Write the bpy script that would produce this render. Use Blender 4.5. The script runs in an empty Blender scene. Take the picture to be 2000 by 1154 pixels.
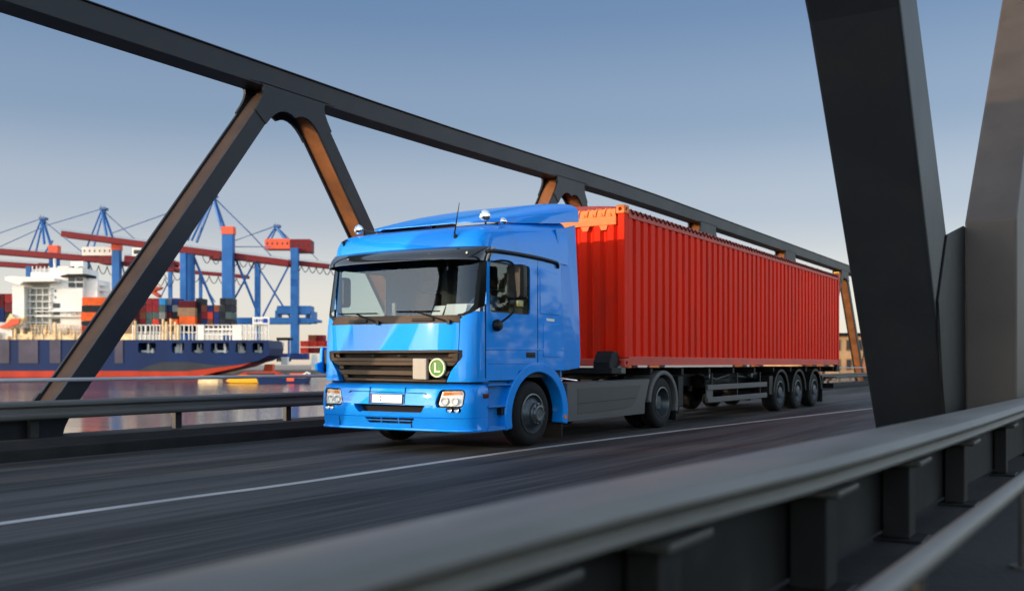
import bpy, bmesh, math, random
from mathutils import Vector, Matrix, Quaternion
R = math.radians
PI = math.pi
random.seed(7)
S = bpy.context.scene
COL = S.collection

# ------------------------------------------------------------------ camera, sky, sun, exposure
YAW = math.atan(1181/1968.0)
CS, SN = math.cos(YAW), math.sin(YAW)
CAM_H = 1.2
cam_d = bpy.data.cameras.new('camera')
cam = bpy.data.objects.new('camera', cam_d)
COL.objects.link(cam)
cam.location = (0, 0, CAM_H)
cam.rotation_euler = (R(90), 0, YAW)
cam_d.sensor_width = 36
cam_d.lens = 1968/2000*36
cam_d.shift_y = (710-577)/2000
cam_d.clip_start = 0.05
cam_d.clip_end = 20000
cam_d.dof.use_dof = True
cam_d.dof.focus_distance = 15.5
cam_d.dof.aperture_fstop = 1.35
S.camera = cam

SUN_AZ = R(-148)       # from +Y towards +X
SUN_EL = R(11)
wd = bpy.data.worlds.new('World')
S.world = wd
wd.use_nodes = True
wn = wd.node_tree.nodes
bg = wn['Background']
sky = wn.new('ShaderNodeTexSky')
sky.sky_type = 'NISHITA'
sky.sun_disc = False
sky.sun_elevation = SUN_EL
sky.sun_rotation = SUN_AZ
sky.altitude = 0
sky.air_density = 1.0
sky.dust_density = 0.5
sky.ozone_density = 1.6
wl = wd.node_tree.links
# evening haze: the lower sky away from the sun pales towards the horizon
tc = wn.new('ShaderNodeTexCoord')
sx = wn.new('ShaderNodeSeparateXYZ')
wl.new(tc.outputs['Generated'], sx.inputs[0])
hz = wn.new('ShaderNodeValToRGB')
hz.color_ramp.interpolation = 'EASE'
els = hz.color_ramp.elements
els[0].position = 0.0; els[0].color = (0.90, 0.74, 0.58, 1)
els[1].position = 0.60; els[1].color = (0.04, 0.09, 0.24, 1)
for p_, c_ in ((0.055, (0.84, 0.79, 0.73, 1)), (0.155, (0.42, 0.485, 0.60, 1)), (0.24, (0.212, 0.32, 0.49, 1)), (0.34, (0.102, 0.212, 0.42, 1))):
    e_ = els.new(p_); e_.color = c_
wl.new(sx.outputs['Z'], hz.inputs[0])
sc_ = wn.new('ShaderNodeVectorMath'); sc_.operation = 'SCALE'
sc_.inputs['Scale'].default_value = 1.44
wl.new(hz.outputs[0], sc_.inputs[0])
dt = wn.new('ShaderNodeVectorMath'); dt.operation = 'DOT_PRODUCT'
dt.inputs[1].default_value = (-SN, CS, 0)     # the quarter of sky opposite the sun
wl.new(tc.outputs['Generated'], dt.inputs[0])
mr1 = wn.new('ShaderNodeMapRange')
mr1.inputs[1].default_value = 0.30; mr1.inputs[2].default_value = 0.72
mr1.inputs[3].default_value = 0.0; mr1.inputs[4].default_value = 0.92
wl.new(dt.outputs['Value'], mr1.inputs[0])
mr2 = wn.new('ShaderNodeMapRange')
mr2.inputs[1].default_value = 0.35; mr2.inputs[2].default_value = 0.75
mr2.inputs[3].default_value = 1.0; mr2.inputs[4].default_value = 0.0
wl.new(sx.outputs['Z'], mr2.inputs[0])
ml_ = wn.new('ShaderNodeMath'); ml_.operation = 'MULTIPLY'
wl.new(mr1.outputs[0], ml_.inputs[0]); wl.new(mr2.outputs[0], ml_.inputs[1])
mxs = wn.new('ShaderNodeMix'); mxs.data_type = 'RGBA'
wl.new(ml_.outputs[0], mxs.inputs['Factor'])
hs = wn.new('ShaderNodeHueSaturation'); hs.inputs['Saturation'].default_value = 0.62
wl.new(sky.outputs[0], hs.inputs['Color'])
wl.new(hs.outputs[0], mxs.inputs[6]); wl.new(sc_.outputs[0], mxs.inputs[7])
wl.new(mxs.outputs[2], bg.inputs[0])
bg.inputs[1].default_value = 0.15
sl = bpy.data.lights.new('sun', 'SUN')
sl.energy = 2.0
sl.angle = R(0.5)
sl.color = (0.42, 0.30, 0.19)
sun = bpy.data.objects.new('sun', sl)
COL.objects.link(sun)
sdir = Vector((math.sin(SUN_AZ)*math.cos(SUN_EL), math.cos(SUN_AZ)*math.cos(SUN_EL), math.sin(SUN_EL)))
sun.rotation_euler = sdir.to_track_quat('Z', 'Y').to_euler()
sun.location = sdir*60
S.view_settings.view_transform = 'Standard'
S.view_settings.look = 'None'
S.view_settings.exposure = 1.9
S.view_settings.gamma = 1

# ------------------------------------------------------------------ materials
def mat(name, base, rough=0.5, metal=0.0, vary=0.15, scale=3.0, stretch=(1, 1, 1), bump=0.0, bscale=30.0, coat=0.0,
        spec=0.2, dirt=None, dirt_amt=0.5, dirt_scale=1.5):
    m = bpy.data.materials.new(name)
    m.use_nodes = True
    nt = m.node_tree
    b = nt.nodes['Principled BSDF']
    L = nt.links
    tc = nt.nodes.new('ShaderNodeTexCoord')
    mp = nt.nodes.new('ShaderNodeMapping')
    mp.inputs['Scale'].default_value = stretch
    L.new(tc.outputs['Object'], mp.inputs[0])
    nz = nt.nodes.new('ShaderNodeTexNoise')
    nz.inputs['Scale'].default_value = scale
    nz.inputs['Detail'].default_value = 6
    L.new(mp.outputs[0], nz.inputs['Vector'])
    rp = nt.nodes.new('ShaderNodeValToRGB')
    rp.color_ramp.elements[0].position = 0.3
    rp.color_ramp.elements[1].position = 0.7
    c0 = [max(0, v*(1-vary)) for v in base]
    c1 = [min(1, v*(1+vary)) for v in base]
    rp.color_ramp.elements[0].color = (*c0, 1)
    rp.color_ramp.elements[1].color = (*c1, 1)
    L.new(nz.outputs['Fac'], rp.inputs[0])
    out = rp.outputs[0]
    if dirt:
        n2 = nt.nodes.new('ShaderNodeTexNoise')
        n2.inputs['Scale'].default_value = dirt_scale
        n2.inputs['Detail'].default_value = 9
        n2.inputs['Roughness'].default_value = 0.7
        L.new(mp.outputs[0], n2.inputs['Vector'])
        r2 = nt.nodes.new('ShaderNodeValToRGB')
        r2.color_ramp.elements[0].position = 0.52
        r2.color_ramp.elements[1].position = 0.72
        r2.color_ramp.elements[0].color = (0, 0, 0, 1)
        r2.color_ramp.elements[1].color = (dirt_amt, dirt_amt, dirt_amt, 1)
        L.new(n2.outputs['Fac'], r2.inputs[0])
        mx = nt.nodes.new('ShaderNodeMix')
        mx.data_type = 'RGBA'
        L.new(r2.outputs[0], mx.inputs['Factor'])
        L.new(out, mx.inputs[6])
        mx.inputs[7].default_value = (*dirt, 1)
        out = mx.outputs[2]
    L.new(out, b.inputs['Base Color'])
    mr = nt.nodes.new('ShaderNodeMapRange')
    mr.inputs[3].default_value = max(0.02, rough-0.08)
    mr.inputs[4].default_value = min(1, rough+0.08)
    L.new(nz.outputs['Fac'], mr.inputs[0])
    L.new(mr.outputs[0], b.inputs['Roughness'])
    b.inputs['Metallic'].default_value = metal
    b.inputs['Coat Weight'].default_value = coat
    b.inputs['Coat Roughness'].default_value = 0.04
    b.inputs['Specular IOR Level'].default_value = spec
    if bump:
        n3 = nt.nodes.new('ShaderNodeTexNoise')
        n3.inputs['Scale'].default_value = bscale
        n3.inputs['Detail'].default_value = 4
        L.new(mp.outputs[0], n3.inputs['Vector'])
        bp = nt.nodes.new('ShaderNodeBump')
        bp.inputs['Strength'].default_value = bump
        bp.inputs['Distance'].default_value = 0.02
        L.new(n3.outputs['Fac'], bp.inputs['Height'])
        L.new(bp.outputs[0], b.inputs['Normal'])
    return m

def glass(name, tint, refl=1.0, ior=1.5):
    m = bpy.data.materials.new(name)
    m.use_nodes = True
    nt = m.node_tree
    nt.nodes.remove(nt.nodes['Principled BSDF'])
    o = nt.nodes['Material Output']
    tr = nt.nodes.new('ShaderNodeBsdfTransparent')
    tr.inputs[0].default_value = (*tint, 1)
    gl = nt.nodes.new('ShaderNodeBsdfGlossy')
    gl.inputs['Roughness'].default_value = 0.01
    gl.inputs[0].default_value = (*refl, 1) if isinstance(refl, tuple) else (refl, refl, refl, 1)
    fr = nt.nodes.new('ShaderNodeFresnel')
    fr.inputs[0].default_value = ior
    mx = nt.nodes.new('ShaderNodeMixShader')
    # thin pane: only the outer skin mirrors, the inner one lets the light out
    ge = nt.nodes.new('ShaderNodeNewGeometry')
    ms = nt.nodes.new('ShaderNodeMath'); ms.operation = 'SUBTRACT'; ms.inputs[0].default_value = 1.0
    nt.links.new(ge.outputs['Backfacing'], ms.inputs[1])
    mm = nt.nodes.new('ShaderNodeMath'); mm.operation = 'MULTIPLY'
    nt.links.new(fr.outputs[0], mm.inputs[0]); nt.links.new(ms.outputs[0], mm.inputs[1])
    nt.links.new(mm.outputs[0], mx.inputs[0])
    nt.links.new(tr.outputs[0], mx.inputs[1])
    nt.links.new(gl.outputs[0], mx.inputs[2])
    nt.links.new(mx.outputs[0], o.inputs[0])
    return m

def asphalt():
    m = bpy.data.materials.new('asphalt')
    m.use_nodes = True
    nt = m.node_tree
    L = nt.links
    b = nt.nodes['Principled BSDF']
    tc = nt.nodes.new('ShaderNodeTexCoord')
    mp = nt.nodes.new('ShaderNodeMapping')
    mp.inputs['Scale'].default_value = (1.3, 0.035, 1)
    L.new(tc.outputs['Object'], mp.inputs[0])
    n1 = nt.nodes.new('ShaderNodeTexNoise')
    n1.inputs['Scale'].default_value = 1.6
    n1.inputs['Detail'].default_value = 5
    L.new(mp.outputs[0], n1.inputs['Vector'])
    n2 = nt.nodes.new('ShaderNodeTexNoise')
    n2.inputs['Scale'].default_value = 60
    n2.inputs['Detail'].default_value = 3
    L.new(tc.outputs['Object'], n2.inputs['Vector'])
    mp3 = nt.nodes.new('ShaderNodeMapping')
    mp3.inputs['Scale'].default_value = (9, 0.2, 1)
    L.new(tc.outputs['Object'], mp3.inputs[0])
    n3 = nt.nodes.new('ShaderNodeTexNoise')
    n3.inputs['Scale'].default_value = 2.0
    n3.inputs['Detail'].default_value = 4
    L.new(mp3.outputs[0], n3.inputs['Vector'])
    rp = nt.nodes.new('ShaderNodeValToRGB')
    rp.color_ramp.elements[0].position = 0.425
    rp.color_ramp.elements[0].color = (0.011, 0.0105, 0.010, 1)
    rp.color_ramp.elements[1].position = 0.585
    rp.color_ramp.elements[1].color = (0.060, 0.056, 0.053, 1)
    ad = nt.nodes.new('ShaderNodeMath')
    ad.operation = 'MULTIPLY_ADD'
    ad.inputs[1].default_value = 0.45
    L.new(n3.outputs['Fac'], ad.inputs[0])
    ad2 = nt.nodes.new('ShaderNodeMath')
    ad2.operation = 'MULTIPLY'
    ad2.inputs[1].default_value = 0.55
    L.new(n1.outputs['Fac'], ad2.inputs[0])
    L.new(ad2.outputs[0], ad.inputs[2])
    L.new(ad.outputs[0], rp.inputs[0])
    L.new(rp.outputs[0], b.inputs['Base Color'])
    b.inputs['Roughness'].default_value = 0.68
    b.inputs['Specular IOR Level'].default_value = 0.2
    bp = nt.nodes.new('ShaderNodeBump')
    bp.inputs['Strength'].default_value = 0.35
    bp.inputs['Distance'].default_value = 0.01
    L.new(n2.outputs['Fac'], bp.inputs['Height'])
    L.new(bp.outputs[0], b.inputs['Normal'])
    return m

def water_mat():
    m = mat('water', (0.012, 0.018, 0.026), 0.12, 0, 0.2, 0.02, spec=0.5)
    nt = m.node_tree
    b = nt.nodes['Principled BSDF']
    tc = nt.nodes.new('ShaderNodeTexCoord')
    mp = nt.nodes.new('ShaderNodeMapping')
    mp.inputs['Rotation'].default_value = (0, 0, -YAW)
    mp.inputs['Scale'].default_value = (0.12, 0.5, 1)
    nt.links.new(tc.outputs['Object'], mp.inputs[0])
    n = nt.nodes.new('ShaderNodeTexNoise')
    n.inputs['Scale'].default_value = 0.9
    n.inputs['Detail'].default_value = 5
    nt.links.new(mp.outputs[0], n.inputs['Vector'])
    bp = nt.nodes.new('ShaderNodeBump')
    bp.inputs['Strength'].default_value = 0.12
    bp.inputs['Distance'].default_value = 0.5
    nt.links.new(n.outputs['Fac'], bp.inputs['Height'])
    nt.links.new(bp.outputs[0], b.inputs['Normal'])
    return m

M = dict(
    blue=mat('blue_paint', (0.003, 0.25, 0.80), 0.55, 0.25, 0.04, 2, coat=0.42, spec=0.1, dirt=(0.03, 0.13, 0.34), dirt_amt=0.22, dirt_scale=3),
    bluedk=mat('blue_paint_inner', (0.006, 0.19, 0.58), 0.45, 0, 0.05, 2, coat=0.4),
    black=mat('black_plastic', (0.006, 0.006, 0.0065), 0.45, 0, 0.2, 5),
    gap=mat('seam_gap', (0.004, 0.008, 0.02), 0.8, 0, 0.1),
    rubber=mat('tyre_rubber', (0.007, 0.007, 0.0075), 0.8, 0, 0.3, 6, bump=0.1, bscale=20, spec=0.25, dirt=(0.018, 0.017, 0.016), dirt_amt=0.5),
    steel=mat('wheel_steel', (0.09, 0.105, 0.115), 0.4, 0.7, 0.25, 6, dirt=(0.03, 0.028, 0.025), dirt_amt=0.6, dirt_scale=4),
    rimdark=mat('dark_rim', (0.06, 0.063, 0.068), 0.5, 0.5, 0.3, 6),
    chassis=mat('chassis_paint', (0.006, 0.0065, 0.008), 0.6, 0, 0.3, 4),
    skirt=mat('grey_side_skirt', (0.078, 0.079, 0.080), 0.45, 0, 0.08, 2),
    skirtdk=mat('grey_skirt_panel', (0.060, 0.061, 0.062), 0.5, 0, 0.1, 2),
    bronze=mat('grille_bronze', (0.050, 0.032, 0.020), 0.5, 0.2, 0.12, 4),
    cream=mat('cream_box', (0.45, 0.40, 0.33), 0.5, 0, 0.05),
    white=mat('white_plate', (0.8, 0.8, 0.8), 0.4, 0, 0.02),
    lamp=mat('lamp_reflector', (0.82, 0.78, 0.72), 0.3, 0.2, 0.1, 20, bump=0.4, bscale=40),
    chrome=mat('chrome', (0.8, 0.8, 0.8), 0.08, 1.0, 0.02),
    amber=mat('amber_lens', (0.75, 0.22, 0.02), 0.2, 0, 0.1, coat=1),
    redlens=mat('red_lens', (0.10, 0.004, 0.006), 0.25, 0, 0.1, coat=1),
    green=mat('green_badge', (0.05, 0.20, 0.03), 0.35, 0, 0.3, 20),
    badge_rim=mat('badge_rim', (0.65, 0.72, 0.45), 0.35, 0, 0.05),
    plateblue=mat('plate_blue', (0.01, 0.04, 0.3), 0.4),
    glass=glass('windscreen_glass', (0.86, 0.90, 0.89), refl=(0.62, 0.70, 0.78), ior=1.6),
    sideglass=glass('side_glass', (0.75, 0.80, 0.78), refl=(0.7, 0.75, 0.78), ior=1.4),
    lens=glass('lamp_lens', (0.93, 0.94, 0.95), refl=0.6, ior=1.35),
    smoke=mat('smoked_visor', (0.012, 0.015, 0.018), 0.12, 0, 0.1, coat=1),
    trim=mat('cab_trim_grey', (0.022, 0.022, 0.023), 0.7, 0, 0.2, 8),
    curtain=mat('yellow_curtain', (0.75, 0.50, 0.08), 0.8, 0, 0.1, 6),
    skin=mat('skin', (0.50, 0.27, 0.18), 0.55, 0, 0.06),
    shirt=mat('blue_shirt', (0.07, 0.12, 0.25), 0.8, 0, 0.1, 8),
    hair=mat('hair', (0.03, 0.02, 0.014), 0.7),
    curtaingrey=mat('bunk_curtain', (0.07, 0.08, 0.09), 0.85, 0, 0.35, 4, (1, 1, 0.1)),
    seat=mat('seat_cloth', (0.03, 0.022, 0.02), 0.85, 0, 0.2, 10),
    red=mat('container_red', (0.68, 0.020, 0.005), 0.5, 0.15, 0.14, 0.9, (1, 1, 0.25), bump=0.06, bscale=6, spec=0.05,
            dirt=(0.32, 0.035, 0.022), dirt_amt=0.55, dirt_scale=2.2),
    redrail=mat('container_rail_red', (0.52, 0.06, 0.04), 0.5, 0, 0.15, 2, spec=0.2, dirt=(0.34, 0.08, 0.06), dirt_amt=0.6, dirt_scale=3),
    orange=mat('container_orange', (0.72, 0.17, 0.03), 0.45, 0, 0.15, 3, dirt=(0.5, 0.25, 0.12), dirt_amt=0.5, dirt_scale=3),  # sun's orange on the red container's front top, put into the colour
    tarp=mat('tarpaulin', (0.20, 0.03, 0.04), 0.6, 0, 0.2, 2),
    rope=mat('lashing_rope', (0.03, 0.02, 0.02), 0.8),
    bridge=mat('bridge_grey_paint', (0.018, 0.020, 0.024), 0.5, 0, 0.15, 1.2, bump=0.03, bscale=8, dirt=(0.030, 0.027, 0.024), dirt_amt=0.6),
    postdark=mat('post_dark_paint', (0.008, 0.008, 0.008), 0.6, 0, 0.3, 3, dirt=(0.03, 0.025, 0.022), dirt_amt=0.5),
    primerdk=mat('dark_primer', (0.045, 0.028, 0.020), 0.7, 0, 0.3, 2, dirt=(0.03, 0.025, 0.022), dirt_amt=0.6),  # dimmer web colour, with the shade on the webs put into it
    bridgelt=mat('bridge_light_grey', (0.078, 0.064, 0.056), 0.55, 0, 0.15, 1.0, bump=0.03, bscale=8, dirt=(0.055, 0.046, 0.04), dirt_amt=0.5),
    pale=mat('pale_zinc', (0.42, 0.42, 0.43), 0.5, 0.1, 0.15, 2),
    primer=mat('rust_primer', (0.20, 0.075, 0.026), 0.7, 0, 0.3, 2, dirt=(0.07, 0.04, 0.03), dirt_amt=0.6),  # low sun's orange on the webs, put into the colour
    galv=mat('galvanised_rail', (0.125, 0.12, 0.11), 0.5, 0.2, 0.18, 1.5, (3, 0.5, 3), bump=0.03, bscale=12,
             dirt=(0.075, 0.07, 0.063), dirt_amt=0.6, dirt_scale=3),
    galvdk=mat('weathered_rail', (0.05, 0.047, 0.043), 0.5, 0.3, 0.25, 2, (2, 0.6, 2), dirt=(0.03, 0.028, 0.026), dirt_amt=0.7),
    asphalt=asphalt(),
    line=mat('road_line', (0.36, 0.35, 0.34), 0.6, 0, 0.25, 3, (2, 0.3, 1), dirt=(0.16, 0.16, 0.165), dirt_amt=0.7, dirt_scale=2),
    kerb=mat('kerb_concrete', (0.018, 0.017, 0.016), 0.8, 0, 0.3, 2, bump=0.3, bscale=25),
    walk=mat('walkway_concrete', (0.018, 0.018, 0.018), 0.8, 0, 0.35, 1.6, bump=0.3, bscale=25, dirt=(0.04, 0.038, 0.036), dirt_amt=0.5),
    water=water_mat(),
    quay=mat('quay_concrete', (0.26, 0.22, 0.18), 0.85, 0, 0.25, 0.12, bump=0.1, bscale=1),
    land=mat('quay_ground', (0.12, 0.11, 0.10), 0.9, 0, 0.3, 0.05),
    hull=mat('hull_blue', (0.001, 0.016, 0.078), 0.5, 0, 0.25, 0.05, (1, 1, 0.3), dirt=(0.006, 0.024, 0.075), dirt_amt=0.5, dirt_scale=0.12),
    boot=mat('hull_red', (0.42, 0.035, 0.012), 0.5, 0, 0.2, 0.1),
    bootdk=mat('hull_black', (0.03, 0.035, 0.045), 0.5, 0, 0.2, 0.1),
    shipwhite=mat('ship_white', (0.74, 0.71, 0.66), 0.5, 0, 0.06, 0.2, dirt=(0.5, 0.42, 0.34), dirt_amt=0.3, dirt_scale=0.3),
    shipcream=mat('ship_deck_gear', (0.78, 0.55, 0.30), 0.6, 0, 0.3, 0.5),
    dark=mat('dark_void', (0.015, 0.013, 0.013), 0.8),
    crane=mat('crane_blue', (0.022, 0.12, 0.36), 0.45, 0, 0.15, 0.1, dirt=(0.06, 0.17, 0.38), dirt_amt=0.4, dirt_scale=0.2),
    cranered=mat('crane_red', (0.16, 0.010, 0.013), 0.5, 0, 0.15, 0.1),
    craneorange=mat('crane_orange', (0.75, 0.11, 0.05), 0.5, 0, 0.1, 0.1),
    cable=mat('cable_black', (0.02, 0.02, 0.025), 0.7),
    steelcable=mat('stay_blue', (0.06, 0.12, 0.26), 0.6),
    tan=mat('tan_render', (0.40, 0.24, 0.12), 0.85, 0, 0.3, 0.3, bump=0.2, bscale=3),
    brickbrown=mat('brown_brick', (0.20, 0.10, 0.055), 0.85, 0, 0.35, 0.5, bump=0.3, bscale=6),
    pane=mat('window_pane', (0.03, 0.03, 0.035), 0.1, 0, 0.1),
    yellow=mat('boat_yellow', (0.80, 0.40, 0.02), 0.4, 0, 0.1),
    leaf=mat('shore_foliage', (0.05, 0.05, 0.03), 0.9, 0, 0.4, 0.4),
)
CONT_COL = {
    'dark red': (0.12, 0.010, 0.014), 'crimson': (0.24, 0.014, 0.022), 'grey green': (0.065, 0.10, 0.095), 'dark grey': (0.022, 0.028, 0.034),
    'pale grey': (0.20, 0.21, 0.21), 'navy blue': (0.010, 0.026, 0.13), 'bright blue': (0.03, 0.22, 0.50), 'orange': (0.80, 0.15, 0.03),
    'rust brown': (0.22, 0.055, 0.025), 'beige': (0.36, 0.22, 0.13), 'near black': (0.010, 0.013, 0.022), 'bright red': (0.62, 0.05, 0.03)}
CM = {k: mat('box_'+k.replace(' ', '_'), v, 0.55, 0, 0.15, 0.6, (1, 1, 0.5), dirt=[min(1, c*1.5+0.02) for c in v], dirt_amt=0.5, dirt_scale=0.6)
      for k, v in CONT_COL.items()}

# ------------------------------------------------------------------ mesh helpers
def tag(o, label=None, cat=None, group=None, kind=None):
    if label: o['label'] = label
    if cat: o['category'] = cat
    if group: o['group'] = group
    if kind: o['kind'] = kind
    return o

def thing(name, loc, label, cat, group=None):
    o = bpy.data.objects.new(name, None)
    o.empty_display_size = 0.3
    COL.objects.link(o)
    o.location = loc
    return tag(o, label, cat, group)

def base_of(o):
    v = Vector((0, 0, 0))
    while o is not None:
        v += o.location
        o = o.parent
    return v

class MB:
    def __init__(s):
        s.v = []
        s.f = []
    def add(s, vs, fs):
        b = len(s.v)
        s.v += [tuple(v) for v in vs]
        s.f += [tuple(b+i for i in f) for f in fs]
        return s
    def box(s, x0, x1, y0, y1, z0, z1):
        vs = [(x, y, z) for z in (z0, z1) for y in (y0, y1) for x in (x0, x1)]
        return s.add(vs, [(0, 2, 3, 1), (4, 5, 7, 6), (0, 1, 5, 4), (2, 6, 7, 3), (0, 4, 6, 2), (1, 3, 7, 5)])
    def beam(s, p, q, w, h, up=(0, 0, 1)):
        p, q = Vector(p), Vector(q)
        d = (q-p).normalized()
        u = Vector(up)
        a = d.cross(u)
        if a.length < 1e-4:
            a = d.cross(Vector((1, 0, 0)))
        a.normalize()
        n = a.cross(d).normalized()
        vs = []
        for e in (p, q):
            for sa, sn in ((-1, -1), (1, -1), (1, 1), (-1, 1)):
                vs.append(e+a*sa*w/2+n*sn*h/2)
        return s.add(vs, [(0, 1, 2, 3), (7, 6, 5, 4), (0, 4, 5, 1), (1, 5, 6, 2), (2, 6, 7, 3), (3, 7, 4, 0)])
    def prism(s, pts, ax, a0, a1):
        def mk(p, a):
            if ax == 'x': return (a, p[0], p[1])
            if ax == 'y': return (p[0], a, p[1])
            return (p[0], p[1], a)
        n = len(pts)
        vs = [mk(p, a0) for p in pts]+[mk(p, a1) for p in pts]
        fs = [tuple(range(n-1, -1, -1)), tuple(range(n, 2*n))]
        fs += [(i, (i+1) % n, n+(i+1) % n, n+i) for i in range(n)]
        return s.add(vs, fs)
    def loft(s, rings, cap=True, closed=True):
        n = len(rings[0])
        vs = [v for r in rings for v in r]
        fs = []
        for k in range(len(rings)-1):
            for i in range(n if closed else n-1):
                j = (i+1) % n
                fs.append((k*n+i, k*n+j, (k+1)*n+j, (k+1)*n+i))
        if cap and closed:
            fs.append(tuple(range(n-1, -1, -1)))
            fs.append(tuple((len(rings)-1)*n+i for i in range(n)))
        return s.add(vs, fs)
    def tube(s, pts, r, n=8):
        pts = [Vector(p) for p in pts]
        rings = []
        ref = Vector((0, 0, 1))
        for i, p in enumerate(pts):
            d = (pts[min(i+1, len(pts)-1)]-pts[max(i-1, 0)]).normalized()
            a = d.cross(ref)
            if a.length < 1e-3:
                a = d.cross(Vector((1, 0, 0)))
            a.normalize()
            b = d.cross(a).normalized()
            rr = r[i] if isinstance(r, (list, tuple)) else r
            rings.append([p+(a*math.cos(2*PI*k/n)+b*math.sin(2*PI*k/n))*rr for k in range(n)])
        return s.loft(rings)
    def lathe(s, c, ax, prof, n=40, sy=1.0, cap=False):
        """prof: (r, h) with h along ax; for ax='x' the y radius is scaled by sy"""
        c = Vector(c)
        rings = []
        for r, h in prof:
            ring = []
            for k in range(n):
                t = 2*PI*k/n
                if ax == 'x':
                    ring.append(c+Vector((h, r*sy*math.cos(t), r*math.sin(t))))
                elif ax == 'y':
                    ring.append(c+Vector((r*math.cos(t), h, r*math.sin(t))))
                else:
                    ring.append(c+Vector((r*math.cos(t), r*math.sin(t), h)))
            rings.append(ring)
        return s.loft(rings, cap=cap)
    def build(s, name, m, parent=None, smooth=None, bevel=0.0, seg=2, label=None):
        b = base_of(parent) if parent else Vector((0, 0, 0))
        me = bpy.data.meshes.new(name)
        me.from_pydata([(v[0]-b.x, v[1]-b.y, v[2]-b.z) for v in s.v], [], s.f)
        bm = bmesh.new()
        bm.from_mesh(me)
        bmesh.ops.recalc_face_normals(bm, faces=bm.faces)
        bm.to_mesh(me)
        bm.free()
        me.materials.append(m)
        o = bpy.data.objects.new(name, me)
        COL.objects.link(o)
        if parent: o.parent = parent
        if smooth is not None:
            for p in me.polygons: p.use_smooth = True
            me.set_sharp_from_angle(angle=R(smooth))
        if bevel:
            bv = o.modifiers.new('bevel', 'BEVEL')
            bv.width = bevel
            bv.segments = seg
            bv.limit_method = 'ANGLE'
            bv.angle_limit = R(35)
            bv.harden_normals = False
        if label: o['label'] = label
        return o

def own(mb, name, m, loc, label, cat, group=None, **kw):
    """a thing that is one mesh with its origin at loc"""
    loc = Vector(loc)
    mb.v = [(v[0]-loc.x, v[1]-loc.y, v[2]-loc.z) for v in mb.v]
    o = mb.build(name, m, None, **kw)
    o.location = loc
    return tag(o, label, cat, group)

def cut(o, cutters):
    """open real holes: subtract closed meshes and bake the result into the mesh"""
    tmp = []
    for mb in cutters:
        c = mb.build('cutter', M['dark'], None)
        c.location = -base_of(o)+Vector((0, 0, 0)) if False else (0, 0, 0)
        md = o.modifiers.new('cut', 'BOOLEAN')
        md.operation = 'DIFFERENCE'
        md.solver = 'EXACT'
        md.object = c
        tmp.append(c)
    bpy.context.view_layer.update()
    dg = bpy.context.evaluated_depsgraph_get()
    me = bpy.data.meshes.new_from_object(o.evaluated_get(dg))
    old = o.data
    o.modifiers.clear()
    o.data = me
    me.name = old.name
    for c in tmp:
        bpy.data.objects.remove(c)
    return o

def smooth_line(pts, n):
    """Catmull-Rom through points"""
    pts = [Vector(p) for p in pts]
    out = []
    for i in range(len(pts)-1):
        p0, p1, p2, p3 = pts[max(i-1, 0)], pts[i], pts[i+1], pts[min(i+2, len(pts)-1)]
        for k in range(n):
            t = k/n
            out.append(0.5*((2*p1)+(p2-p0)*t+(2*p0-5*p1+4*p2-p3)*t*t+(3*p1-p0-3*p2+p3)*t**3))
    out.append(pts[-1])
    return out

# ------------------------------------------------------------------ setting
WZ = -6.0     # water level
def structure(o):
    o['kind'] = 'structure'
    return o
mb = MB(); mb.add([(-9000, -9000, WZ), (9000, -9000, WZ), (9000, 9000, WZ), (-9000, 9000, WZ)], [(0, 1, 2, 3)])
structure(mb.build('water', M['water']))

DY0, DY1 = -45, 92
# road deck: thick slab with the asphalt on its top
mb = MB(); mb.box(-11.52, -2.95, DY0, DY1, -0.6, 0.0)
structure(mb.build('road', M['asphalt']))
mb = MB(); mb.prism([(-12.80, -0.6), (-12.80, 0.20), (-12.75, 0.22), (-11.72, 0.24), (-11.60, 0.165), (-11.53, 0.15), (-11.525, -0.6)], 'y', DY0, DY1)
structure(mb.build('kerb', M['kerb'], bevel=0.015))
mb = MB(); mb.prism([(-2.945, -0.6), (-2.945, 0.13), (-2.90, 0.15), (3.5, 0.15), (3.5, -0.6)], 'y', DY0, DY1)
structure(mb.build('walkway', M['walk']))
# painted lane line (a thin sheet that follows the carriageway)
ctr = smooth_line([(-7.25, -40, 0), (-7.21, -10, 0), (-7.17, 4.5, 0), (-7.06, 7.5, 0), (-7.06, 12, 0), (-6.72, 17, 0), (-6.15, 23, 0), (-5.55, 29, 0), (-4.9, 38, 0), (-4.2, 50, 0), (-3.6, 70, 0), (-3.4, 90, 0)], 8)
mb = MB()
vs = []
for p in ctr:
    vs += [(p.x-0.065, p.y, 0.004), (p.x+0.065, p.y, 0.004)]
mb.add(vs, [(2*i, 2*i+1, 2*i+3, 2*i+2) for i in range(len(ctr)-1)])
structure(mb.build('lane_line', M['line']))

# ------------------------------------------------------------------ truss bridges
def bez(p, c, q, n=7):
    return [((1-t)**2*p[0]+2*t*(1-t)*c[0]+t*t*q[0], (1-t)**2*p[1]+2*t*(1-t)*c[1]+t*t*q[1]) for t in [k/n for k in range(n+1)]]
def gusset_outline(y, z, up, slope, w, off, ln=0.85):
    """plate where two diagonals meet a chord, with filleted edges; up=-1 hangs below a top chord"""
    d = Vector((1, slope)).normalized(); n = Vector((slope, -1)).normalized()
    c0 = Vector((off, -0.10))
    o_ = lambda t: c0+d*t+n*w*0.53
    i_ = lambda t: c0+d*t-n*w*0.53
    pts = bez((o_(0).x+0.62, 0), (o_(0.12).x, o_(0.12).y), o_(ln))+bez(i_(ln), i_(0.28), (0, 0.42))
    left = [(-a, b) for a, b in pts[::-1]][1:]
    return [(y+a, z+up*b) for a, b in pts+left]

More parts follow.
